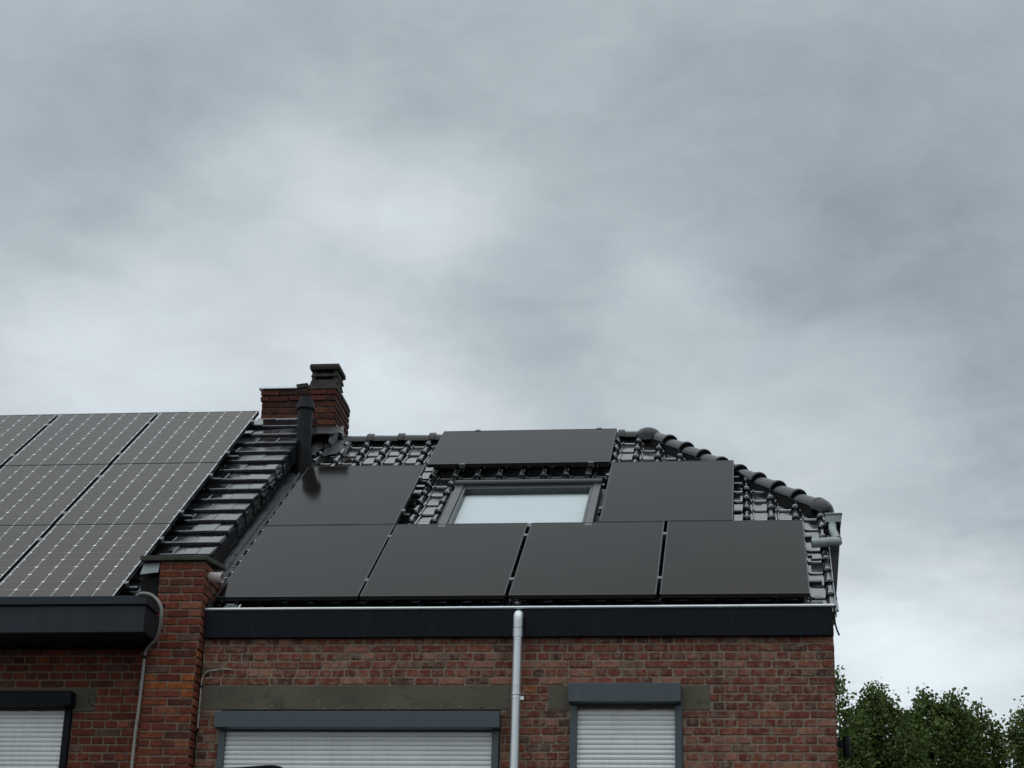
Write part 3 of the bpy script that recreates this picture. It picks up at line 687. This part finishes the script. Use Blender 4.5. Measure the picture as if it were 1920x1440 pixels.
q = MB(); q.prism([(-.79, CY0-.035, 8.796), (-.79, CY0-.035, 8.806), (-.765, CY0+.06, 8.862), (-.765, CY1+.02, 8.868), (-.765, CY1+.02, 8.80)], (.40, 0, 0)); q.build('zinc_cover', M['zinc'], chim)
q = MB(); q.obox((-.40, CY0-.01, 8.795), Vector((1, 0, .12)), Vector((0, 1, 0)), Vector((-.1, 0, 1)), 0, .12, 0, .6, .003, .055); q.build('loose_stone', M['clay'], chim, bevel=.008)
q = MB()   # sloping mortar collar
def frus(q, x0, x1, y0, y1, z0, z1, i): q.add([(x0, y0, z0), (x1, y0, z0), (x1, y1, z0), (x0, y1, z0), (x0+i, y0+i, z1), (x1-i, y0+i, z1), (x1-i, y1-i, z1), (x0+i, y1-i, z1)], [(0, 3, 2, 1), (4, 5, 6, 7), (0, 1, 5, 4), (1, 2, 6, 5), (2, 3, 7, 6), (3, 0, 4, 7)])
frus(q, -.292, .028, CY0-.008, CY1+.01, 8.792, 8.87, .025); q.build('mortar_collar', M['clay'], chim, bevel=.01)
# louvred clay cowl: three flared rings with slots between, flat lid
q = MB()
for z0, x0 in ((8.872, -.272), (8.945, -.268)):
    px0, px1 = x0, x0+.29; f_ = .028
    for a0, a1, b0, b1 in ((px0, px1, CY0+.03, CY0+.07), (px0, px1, CY0+.30, CY0+.34)):
        frus(q, a0, a1, b0, b1, z0, z0+.042, .012)
    for a0, a1 in ((px0, px0+.04), (px1-.04, px1)): q.box(a0+.012, a1-.012, CY0+.075, CY0+.295, z0, z0+.04)
    for a0, a1 in ((px0+.014, px0+.055), (px1-.055, px1-.014)): q.box(a0, a1, CY0+.042, CY0+.33, z0+.04, z0+.073)
cow = q.build('chimney_cowl', M['clay'], chim, bevel=.006)
q = MB(); frus(q, -.278, .030, CY0+.005, CY0+.35, 9.018, 9.034, -.0); frus(q, -.282, .033, CY0+.003, CY0+.355, 9.0345, 9.078, .006); q.build('cowl_lid', M['clay'], chim, bevel=.008)
q = MB(); q.box(-.235, .0, CY0+.075, CY0+.29, 8.87, 9.02); q.build('flue_liner', M['black'], chim)
# lead at the chimney foot
q = MB(); q.box(-.775, -.30, CY0-.022, CY0-.014, 8.395, 8.475)
for i in range(6): q.obox((-.77+.08*i, CY0-.024, 8.39), X, Vector((0, 1, 0)), Vector((0, 0, 1)), 0, .076, -.006-.002*(i % 2), 0, .0, .075)
q.build('step_flashing', M['zinc_dull'], chim)
def lead_sheet(name, grid, m_, par):
    n_, k_ = len(grid), len(grid[0]); q = MB(); q.add([p_ for r_ in grid for p_ in r_], [[a_*k_+b_, a_*k_+b_+1, (a_+1)*k_+b_+1, (a_+1)*k_+b_] for a_ in range(n_-1) for b_ in range(k_-1)])
    o_ = q.build(name, M[m_], par, smooth=True, angle=70); md = o_.modifiers.new('thick', 'SOLIDIFY'); md.thickness = .004; return o_
fold = lambda a_, b_, k_: .010*math.sin(a_*2.1+k_)*math.cos(b_*1.3+k_*2)
lead_sheet('lead_apron', [[(-.86+.045*i, CY0-.012-.05*j, 8.40-.040*j-.012*(i/14)+fold(i, j, 1)*.5) for j in range(6)] for i in range(14)], 'lead', chim)
lead_sheet('lead_dressing', [[(-.26+.03*i, CY0-.010-.030*j-.02*math.sin(j*.6), 8.375-.026*j+fold(i*.6, j, 2)*.5*(j/5)) for j in range(6)] for i in range(13)], 'lead', chim)
lead_sheet('lead_valley_sheet', [[pr(-.20+.035*i, 4.60-.055*j-.012*math.sin(i*1.1), -.075+.012*math.sin(i*.9)-.004*j) for j in range(8)] for i in range(13)], 'lead', chim)
lead_sheet('lead_saddle', [[Vector((.02+.03*i, CY0+.10-.055*j+.03*i, 8.44-.050*j-.035*i))+Vector((0, -.02, .02))*math.sin(i*.8+j*.5)*.6 for j in range(7)] for i in range(8)], 'lead', chim)
lead_sheet('lead_corner', [[(.024+.085*(j/4)*(1-i/5), CY0+.04+.075*i, 8.36+.15*(i/4)-.06*j/4*(1-i/5)) for j in range(5)] for i in range(5)], 'lead_pale', chim)

# ------------------------------------------------------------------ solar panels, right roof
def black_panel(x0, s0, wd, ht, label):
    o_ = pr(x0+wd/2, s0+ht/2, 0); r = empty('solar_panel', o_, label, 'solar panel', 'black solar panels on the pantile roof')
    def bx(q, a0, a1, b0, b1, c0, c1): q.obox(o_, X, SR, NR, a0, a1, b0, b1, c0, c1)
    w2, h2 = wd/2, ht/2; t_ = .009
    q = MB(); bx(q, -w2, w2, -h2, -h2+t_, -.034, 0); bx(q, -w2, w2, h2-t_, h2, -.034, 0); bx(q, -w2, -w2+t_, -h2+t_, h2-t_, -.034, 0); bx(q, w2-t_, w2, -h2+t_, h2-t_, -.034, 0)
    q.build('frame', M['pframe'], r, bevel=.0012)
    q = MB(); bx(q, -w2+t_, w2-t_, -h2+t_, h2-t_, -.008, -.002); q.build('glass_face', M['pglass'], r)
    q = MB(); bx(q, -w2+t_, w2-t_, -h2+t_, h2-t_, -.0115, -.009); q.build('back_sheet', M['black'], r)
    return r
PWD, PHT = 1.134, 1.7394
black_panel(.021, 0, PWD, PHT, 'black solar panel at the left end of the bottom row, above the brick pilaster')
black_panel(1.174, 0, PWD, PHT, 'black solar panel second from the left in the bottom row, left of the downpipe top')
black_panel(2.34, 0, PWD, PHT, 'black solar panel third from the left in the bottom row, right of the downpipe top')
black_panel(3.503, 0, PWD, PHT, 'black solar panel at the right end of the bottom row, beside the bare verge tiles')
black_panel(.019, 1.758, PWD, PHT, 'upright black solar panel left of the roof window, vent pipe mirrored in its corner')
black_panel(2.919, 1.758, PWD, PHT, 'upright black solar panel right of the roof window, its top corner touching the hip')
black_panel(1.158, 3.512, PHT, PWD, 'black solar panel laid sideways at the ridge above the roof window')
# rails and clamps
def rail(frame, a0, a1, at_, along, n0, clamps, label, grp, ends=True):
    O_, S_, N_ = frame
    P = lambda u_, v_, n_: O_ + (X*u_+S_*v_ if along == 'x' else X*v_+S_*u_) + N_*n_
    mid = P((a0+a1)/2, at_, n0); r = empty('mounting_rail', mid, label, 'mounting rail', grp)
    q = MB(); ax, ay = (X, S_) if along == 'x' else (S_, X)
    q.obox(P(0, 0, n0), ax, ay, N_, a0, a1, at_-.018, at_+.018, -.035, 0); q.build('rail_bar', M['pframe'], r, bevel=.002)
    for c in clamps:
        q = MB(); q.obox(P(0, 0, n0), ax, ay, N_, c-.011, c+.011, at_-.028, at_+.028, .001, .036); q.obox(P(0, 0, n0), ax, ay, N_, c-.017, c+.017, at_-.024, at_+.024, .0362, .0395)
        q.build('clamp', M['alu'], r, bevel=.001)
FR_ = (OR_, SR, NR); FL_ = (OL, SL, NL); GR = 'rails carrying the black panels'; GL = 'rails carrying the gridded panels'
rail(FR_, -.02, 4.74, .36, 'x', -.036, [1.1645, 2.324, 3.4885], 'lower dark rail under the bottom row of black panels', GR)
rail(FR_, -.02, 4.70, 1.42, 'x', -.036, [1.1645, 2.324, 3.4885], 'upper dark rail under the bottom row of black panels', GR)
rail(FR_, -.02, 1.22, 2.12, 'x', -.036, [1.166], 'lower dark rail under the black panel left of the roof window', GR)
rail(FR_, -.02, 1.22, 3.10, 'x', -.036, [1.166], 'upper dark rail under the black panel left of the roof window', GR)
rail(FR_, 2.88, 4.12, 2.12, 'x', -.036, [2.906], 'lower dark rail under the black panel right of the roof window', GR)
rail(FR_, 2.88, 4.10, 3.10, 'x', -.036, [2.906], 'upper dark rail under the black panel right of the roof window', GR)
rail(FR_, 3.495, 4.655, 1.50, 'y', -.036, [3.500, 4.657], 'left dark rail up the slope under the sideways ridge panel', GR)
rail(FR_, 3.495, 4.655, 2.72, 'y', -.036, [3.500, 4.657], 'right dark rail up the slope under the sideways ridge panel', GR)

# ------------------------------------------------------------------ solar panels, left roof
LW, LH = 1.02, 1.618
def cell_mesh():
    q = MB(); a_, b_, c_ = .0805, .0785, .0135
    p_ = [(-a_+c_, -b_), (a_-c_, -b_), (a_, -b_+c_), (a_, b_-c_), (a_-c_, b_), (-a_+c_, b_), (-a_, b_-c_), (-a_, -b_+c_)]
    q.add([(u_, v_, 0) for u_, v_ in p_]+[(u_, v_, .0012) for u_, v_ in p_], [list(range(8, 16))]+[[i, (i+1) % 8, 8+(i+1) % 8, 8+i] for i in range(8)])
    return q.mesh('cell', M['cell'], ctr=Vector((0, 0, 0)))[0]
CELL = cell_mesh()
def grid_panel(x1, s0, label):
    o_ = plf(x1-LW/2, s0+LH/2, 0); r = empty('solar_panel', o_, label, 'solar panel', 'gridded solar panels on the left roof')
    w2, h2 = LW/2, LH/2; t_ = .007
    def bx(q, a0, a1, b0, b1, c0, c1): q.obox(o_, X, SL, NL, a0, a1, b0, b1, c0, c1)
    q = MB(); bx(q, -w2, w2, -h2, -h2+t_, -.038, 0); bx(q, -w2, w2, h2-t_, h2, -.038, 0); bx(q, -w2, -w2+t_, -h2+t_, h2-t_, -.038, 0); bx(q, w2-t_, w2, -h2+t_, h2-t_, -.038, 0)
    q.build('frame', M['pframe'], r, bevel=.001)
    q = MB(); bx(q, -w2+t_, w2-t_, -h2+t_, h2-t_, -.008, -.0045); q.build('back_sheet', M['sheet'], r)
    cw, chh = (LW-2*t_-.014)/6, (LH-2*t_-.010)/10
    for i in range(6):
        for j in range(10):
            p_ = o_+X*(-w2+t_+.007+cw*(i+.5))+SL*(-h2+t_+.005+chh*(j+.5))+NL*-.0044
            put('cell', CELL, r, p_, (TL+random.uniform(-.002, .002), random.uniform(-.002, .002), 0), ((cw-.0052)/.161, (chh-.0055)/.157, 1))
XR = -.679; GP = LW+.0294; RG = LH+.012
for row, cols, nm in ((0, 2, 'bottom'), (1, 2, 'middle'), (2, 3, 'top')):
    for c in range(cols):
        lab = {(0, 0): 'gridded solar panel at the right end of the bottom row, beside the brick pilaster head', (0, 1): 'gridded solar panel in the bottom row cut by the photo\'s left edge',
               (1, 0): 'gridded solar panel at the right end of the middle row, beside the bare flat tiles', (1, 1): 'gridded solar panel in the middle row cut by the photo\'s left edge',
               (2, 0): 'gridded solar panel at the right end of the top row, next to the chimney', (2, 1): 'gridded solar panel second from the chimney in the top row',
               (2, 2): 'gridded solar panel in the top row cut by the photo\'s left edge'}[(row, c)]
        grid_panel(XR-GP*c-.006*row, RG*row, lab)
for row, nm in ((0, 'bottom'), (1, 'middle'), (2, 'top')):
    n_ = (2, 2, 3)[row]
    for v, p_ in ((.30, 'lower'), (1.28, 'upper')):
        rail(FL_, XR-GP*n_, XR+.10, RG*row+v, 'x', -.040, [XR-GP*c-.006*row+.0147-GP*0 for c in range(n_)], '%s dark rail under the %s row of gridded panels' % (p_, nm), GL)

# ------------------------------------------------------------------ vent pipe, drain stub, downpipe, cables
vp = empty('vent_pipe', (-.11, 3.15, 7.76), 'dark grey plastic vent pipe with ribbed hood standing in front of the chimney', 'vent pipe')
vx, vy = -.112, 3.15
q = MB(); q.lathe([(.001, 7.86), (.074, 7.862), (.074, 8.06), (.077, 8.063), (.077, 8.075), (.0735, 8.078), (.0735, 8.33)], (vx, vy, 0), 24); q.build('pipe', M['vent'], vp, smooth=True)
q = MB(); q.lathe([(.070, 8.292), (.094, 8.290), (.096, 8.300), (.090, 8.322), (.084, 8.330), (.086, 8.336), (.080, 8.360), (.074, 8.366), (.075, 8.372), (.068, 8.398), (.061, 8.404), (.061, 8.424), (.001, 8.428)], (vx, vy, 0), 28); q.build('hood', M['vent'], vp, smooth=True, angle=28)
q = MB(); q.lathe([(.105, 7.58), (.098, 7.70), (.092, 7.78), (.088, 7.82), (.086, 7.85), (.080, 7.876), (.072, 7.88)], (vx, vy, 0), 24); q.build('collar', M['black'], vp, smooth=True)
q = MB(); q.obox(pr(vx, 3.86, -.10), X, SR, NR, -.13, .13, -.22, .2, -.03, .015); q.build('base_flashing', M['black'], vp, bevel=.01)
ds = empty('drain_stub', (.03, 0, 5.71), 'short pale plastic drain stub poking out of the party wall', 'pipe')
q = MB(); a_ = Vector((-.05, .015, 5.72)); b_ = Vector((.085, -.005, 5.706)); q.tube([a_, b_], .041, 18, cap=False); q.tube([a_, b_], .036, 18, cap=False)
n = len(q.v)//2; q.f += [[18+j, 18+(j+1) % 18, 36+18+(j+1) % 18, 36+18+j] for j in range(18)]; q.c += [None]*18; q.build('pipe', M['pvc'], ds, smooth=True)
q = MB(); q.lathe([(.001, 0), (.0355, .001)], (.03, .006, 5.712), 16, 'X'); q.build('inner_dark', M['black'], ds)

dp = empty('downpipe', (2.437, -.10, 0), 'round zinc downpipe between the two shuttered windows', 'downpipe')
dx = 2.437; dy = -.10
q = MB(); q.tube([(dx, -.045, 5.379), (dx, -.066, 5.380), (dx, -.088, 5.371), (dx, dy-.001, 5.348), (dx, dy, 5.322), (dx, dy, 5.268)], .0375, 20); q.build('elbow', M['zinc'], dp, smooth=True)
q = MB(); q.tube([(dx, dy, 5.265), (dx, dy, 5.198)], .0385, 20); q.tube([(dx, dy, 5.20), (dx-.002, dy, 4.775)], .034, 20); q.tube([(dx-.002, dy, 4.778), (dx-.002, dy, 4.755)], .037, 20); q.build('upper_pipe', M['zinc'], dp, smooth=True)
q = MB(); q.tube([(dx-.002, dy, 4.752), (dx-.004, dy, .15)], .0335, 20); q.build('lower_pipe', M['zinc'], dp, smooth=True)
q = MB(); q.tube([(dx-.002, dy, 4.742), (dx-.002, dy, 4.725)], .0365, 20); q.box(dx+.03, dx+.058, dy-.006, dy+.006, 4.72, 4.746); q.box(dx-.006, dx+.006, dy+.03, .01, 4.728, 4.74); q.build('pipe_clip', M['zinc'], dp, smooth=True)

hp = empty('hip_drain', (4.80, 1.1, 6.29), 'short zinc pipe discharging the hip gutter onto the verge tiles', 'pipe')
q = MB(); q.tube(smooth_path([(4.885, 1.62, 6.66), (4.880, 1.50, 6.55), (4.877, 1.36, 6.46), (4.890, 1.20, 6.36), (4.905, 1.13, 6.31)], 4), .033, 16); q.build('outlet', M['zinc_dull'], hp, smooth=True)
q = MB(); P_ = [(4.690, 1.085, 6.268), (4.80, 1.092, 6.276), (4.85, 1.095, 6.280)]; q.tube(P_, .040, 18, cap=False); q.tube([P_[0], P_[2]], .036, 18, cap=False); q.build('spout', M['zinc_dull'], hp, smooth=True)
q = MB(); q.tube([(4.84, 1.095, 6.279), (4.885, 1.10, 6.282), (4.908, 1.105, 6.284), (4.924, 1.11, 6.287), (4.932, 1.118, 6.290)], .041, 18, rs=[.0425, .0425, .039, .028, .010]); q.build('elbow', M['zinc_dull'], hp, smooth=True)
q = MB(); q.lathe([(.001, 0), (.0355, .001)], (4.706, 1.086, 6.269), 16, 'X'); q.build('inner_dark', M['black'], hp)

cc = empty('conduit_cable', (-.3, -.4, 5.2), 'grey cable bending over the left gutter end and running down the brickwork', 'cable')
q = MB(); q.tube(smooth_path([(-.43, -.50, 5.435), (-.39, -.54, 5.437), (-.35, -.55, 5.436), (-.30, -.55, 5.422), (-.248, -.55, 5.380), (-.216, -.55, 5.325), (-.214, -.53, 5.262), (-.235, -.47, 5.195), (-.29, -.36, 5.13), (-.37, -.24, 5.115), (-.425, -.165, 5.09), (-.436, -.155, 5.04)]), .0125, 10); q.build('upper_cable', M['cable'], cc, smooth=True)
q = MB(); q.tube(smooth_path([(-.436, -.155, 5.05), (-.440, -.152, 4.85), (-.447, -.152, 4.594), (-.457, -.152, 4.19), (-.46, -.152, 2.0), (-.46, -.152, .2)]), .0125, 10); q.build('lower_cable', M['cable'], cc, smooth=True)
q = MB(); q.tube([(-.4355, -.155, 5.052), (-.4362, -.155, 5.028)], .015, 10); q.build('joint_sleeve', M['black'], cc)
B(-.235, -.195, -.535, -.515, 5.335, 5.355).build('cable_clip', M['black'], cc)
sc_ = empty('wall_cable', (.05, -.01, 4.9), 'old pale cable curling from the pilaster corner onto the wall above the long lintel', 'cable')
q = MB(); q.tube(smooth_path([(-.014, -.012, 4.52), (-.013, -.014, 4.70), (-.012, -.016, 4.853), (-.010, -.016, 4.897), (.004, -.014, 4.935), (.04, -.013, 4.962), (.114, -.013, 4.974), (.175, -.012, 4.978), (.222, .004, 4.975)]), .007, 8); q.build('cable_run', M['rust'], sc_, smooth=True)
q = MB(); q.box(-.022, -.004, -.024, .002, 4.505, 4.52); q.box(-.02, -.002, -.024, .002, 4.835, 4.85); q.build('cable_clip', M['black'], sc_)
lc = empty('loose_cable', (4.81, -.1, 5.3), 'black cable end dangling at the right end of the gutter', 'cable')
q = MB(); q.tube(smooth_path([(4.806, -.12, 5.42), (4.806, -.13, 5.35), (4.808, -.135, 5.29), (4.82, -.14, 5.235), (4.836, -.14, 5.192)]), .0068, 8); q.build('cable_run', M['black'], lc, smooth=True)

# wall lamp on the gable
la = empty('wall_lamp', (4.84, .2, 4.45), 'black up and down wall lamp on the right corner of the brick house', 'wall lamp')
q = MB(); q.box(4.801, 4.815, .165, .235, 4.405, 4.49); q.build('back_plate', M['black'], la, bevel=.002)
q = MB(); q.box(4.815, 4.862, .185, .215, 4.425, 4.475); q.build('arm', M['black'], la, bevel=.002)
q = MB(); q.lathe([(.001, 4.352), (.026, 4.353), (.028, 4.358), (.028, 4.508), (.026, 4.512), (.001, 4.513)], (4.874, .2, 0), 20); q.build('lamp_body', M['black'], la, smooth=True)

# ------------------------------------------------------------------ roller shutters
def shutter(x0, x1, zb0, zb1, ztop, zbot, yw, box0, box1, m_, label):
    r = empty('roller_shutter', ((x0+x1)/2, yw, zbot), label, 'roller shutter', 'white roller shutters in grey casings')
    yf = yw-.12
    q = MB(); q.box(box0, box1, yf, yw-.001, zb0, zb1); q.build('shutter_box', M[m_], r, bevel=.004)
    for a_, b_ in ((x0, x0+.052), (x1-.052, x1)): B(a_, b_, yw-.03, yw+.045, zbot, zb0-.001).build('guide_rail', M[m_], r, bevel=.003)
    h = .0365; z = zb0-.004; n = 0
    q = MB(); pr_ = [(0, .034), (.0015, .011), (.006, .006), (.014, .002), (.022, .002), (.029, .005), (.033, .009), (.0348, .013), (.0348, .034)]
    V = [(xx, y_, z_) for xx in (x0+.045, x1-.045) for z_, y_ in [(a_, yw-.001+b_) for a_, b_ in pr_]]
    k = len(pr_); q.add(V, [[i, i+1, k+i+1, k+i] for i in range(k-1)]+[list(range(k)), list(range(k, 2*k))])
    me, c = q.mesh('slat', M['shutter'], smooth=True, angle=50)
    while z-h > zbot:
        z -= h; put('slat', me, r, (c.x, c.y+random.uniform(-.0008, .0008), c.z+z))
    B(x0+.05, x1-.05, yw+.034, yw+.038, zbot, zb0).build('backing', M['shutter'], r)
    B(x0, x1, yw-.04, yw+.05, zbot-.04, zbot).build('sill', M[m_], r, bevel=.003)
    return r
shutter(.158, 2.305, 4.508, 4.632, 4.46, 2.94, 0, .142, 2.318, 'anthracite', 'wide white roller shutter under the long concrete lintel, left of the downpipe')
shutter(2.838, 3.669, 4.703, 4.845, 4.65, 2.94, 0, 2.829, 3.664, 'anthracite', 'narrow white roller shutter between the downpipe and the house corner')
shutter(-3.195, -1.038, 4.685, 4.80, 4.6, 2.94, LY, -3.2, -1.018, 'gutter_r', 'white roller shutter with near black box in the left house, cut by the photo\'s edge')

# unidentified dark rounded object, built as a hood, rising into the bottom edge of the picture in front of the wide shutter
hd = empty('dark_hood', (.55, -.25, 4.1), 'black rounded hood tip in front of the wide shutter at the photo\'s lower edge', 'unidentified object')
q = MB(); q.tube(smooth_path([(.20, -.2, 4.168), (.40, -.2, 4.178), (.56, -.2, 4.190), (.64, -.2, 4.192), (.70, -.2, 4.182), (.74, -.2, 4.15), (.75, -.2, 4.08)]), .016, 10, rs=None); q.build('arm', M['black'], hd, smooth=True)
q = MB(); q.box(.18, .22, -.2, -.01, 4.15, 4.18); q.build('bracket', M['black'], hd)

# ------------------------------------------------------------------ trees
def tree(base, tips, seed, dens, label, cr, hgt):
    """poplar: tapered trunk, steep leaders each ending in a tip, twigs and leaves along them"""
    rnd = random.Random(seed); bx_, by_ = base
    r = empty('poplar_tree', (bx_, by_, 0), label, 'tree', 'trees behind the right corner of the house')
    q = MB(); q.tube([(bx_, by_, 0), (bx_+.05, by_, 2.5), (bx_-.04, by_+.05, 5.5), (bx_, by_, hgt*.78)], .2, 10, rs=[.24, .2, .14, .05])
    lv = MB(); leaders = []
    tips = [(tx, ty, tz-.22) for tx, ty, tz in tips]
    for (tx, ty, tz) in list(tips)+[(tx+rnd.uniform(-.35, .35), ty+rnd.uniform(-.4, .4), tz-rnd.uniform(.15, .7)) for tx, ty, tz in tips]: leaders.append((Vector((bx_+rnd.uniform(-.1, .1), by_, tz-rnd.uniform(3.8, 5.0))), Vector((tx, ty, tz)), 1.0))
    for i in range(34):
        a_ = rnd.uniform(0, 2*PI); z_ = rnd.uniform(2.8, hgt*.72); rad = cr*rnd.uniform(.45, 1.0)*(1-.35*z_/hgt)
        p1 = Vector((bx_+rad*math.cos(a_), by_+rad*math.sin(a_), min(z_+rnd.uniform(1.4, 2.6), hgt-.6-rnd.random()*.8)))
        leaders.append((Vector((bx_, by_, z_)), p1, .8))
    for p0, p1, dn in leaders:
        mid = p0.lerp(p1, .45)+Vector((rnd.uniform(-.15, .15)+(p1.x-p0.x)*.18, rnd.uniform(-.15, .15)+(p1.y-p0.y)*.18, -.1))
        path = smooth_path([p0, mid, p1], 5); k = len(path); q.tube(path, .03, 5, rs=[.045*(1-i/k)+.006 for i in range(k)])
        L_ = (p1-p0).length; nt = int(L_*34*dn*dens)
        for _ in range(nt):
            t = rnd.random()**.75; c = path[min(int(t*(k-1)), k-2)].lerp(path[min(int(t*(k-1))+1, k-1)], rnd.random())
            spread = (.085+.50*(1-t)**.85)
            tw = c + Vector((rnd.gauss(0, 1), rnd.gauss(0, 1), rnd.gauss(.15, .6)))*spread*.62
            hue = rnd.random(); g_ = rnd.uniform(.75, 1.3)
            colr = (.084*g_*(1+.45*hue), .148*g_, .037*g_, 1)
            for _ in range(rnd.randint(11, 19)):
                p_ = tw+Vector((rnd.gauss(0, .085), rnd.gauss(0, .085), rnd.gauss(0, .10)))
                n_ = Vector((rnd.gauss(0, 1), rnd.gauss(0, 1), rnd.gauss(.5, .8))).normalized(); a2 = n_.orthogonal().normalized(); a2 = (Matrix.Rotation(rnd.uniform(0, 6.28), 3, n_) @ a2); b2 = n_.cross(a2)
                s_ = rnd.uniform(.026, .047); kk = rnd.uniform(.8, 1.2); c4 = (colr[0]*kk, colr[1]*kk, colr[2]*kk, 1)
                lv.add([p_-a2*s_*1.15, p_+b2*s_*.8+n_*s_*.12, p_+a2*s_*1.2, p_-b2*s_*.8+n_*s_*.12], [(0, 1, 2), (0, 2, 3)], c4)
    q.build('trunk', M['bark'], r, smooth=True)
    # leaves keep their own mesh without normal fixing (large, flat faces)
    me = bpy.data.meshes.new('crown'); ctr = Vector((bx_, by_, hgt*.6)); me.from_pydata([v-ctr for v in lv.v], [], lv.f)
    at_ = me.color_attributes.new('tint', 'FLOAT_COLOR', 'CORNER'); flat = []
    for p_, c in zip(me.polygons, lv.c): flat += list(c)*p_.loop_total
    at_.data.foreach_set('color', flat); me.materials.append(M['leaf']); put('crown', me, r, ctr)
tree((6.35, 30), [(5.98, 30, 11.92), (6.72, 30, 11.55), (6.92, 30.1, 11.74), (7.15, 29.8, 11.35), (7.35, 29.9, 11.1), (7.6, 29.7, 10.95), (7.45, 29.4, 10.6), (6.3, 30.3, 11.2), (5.5, 30, 11.3), (6.5, 29.4, 10.9)], 1, 1.15, 'tall green poplar right against the brick corner, behind the wall lamp', 1.5, 11.7)
tree((8.35, 30.4), [(8.00, 30.2, 11.56), (8.42, 30.3, 11.42), (8.70, 30.4, 11.64), (8.86, 30.4, 11.2), (7.7, 30.2, 11.0), (7.5, 30.3, 10.9), (7.75, 30.0, 11.2), (8.2, 29.8, 10.9)], 2, 1.1, 'green poplar in the middle of the trees, its thin leader the tallest', 1.4, 11.6)
tree((9.35, 31.2), [(9.32, 31, 11.45), (9.55, 31, 11.1), (9.1, 31, 10.9), (9.75, 31.2, 10.7)], 3, .75, 'thin leaved poplar with bright sky showing through it', 1.1, 11.3)
tree((10.6, 29.6), [(10.02, 29.6, 11.1), (10.4, 29.6, 11.3), (9.8, 29.5, 10.75), (10.9, 29.6, 11.6)], 4, .95, 'poplar cut by the photo\'s right edge', 1.4, 11.5)
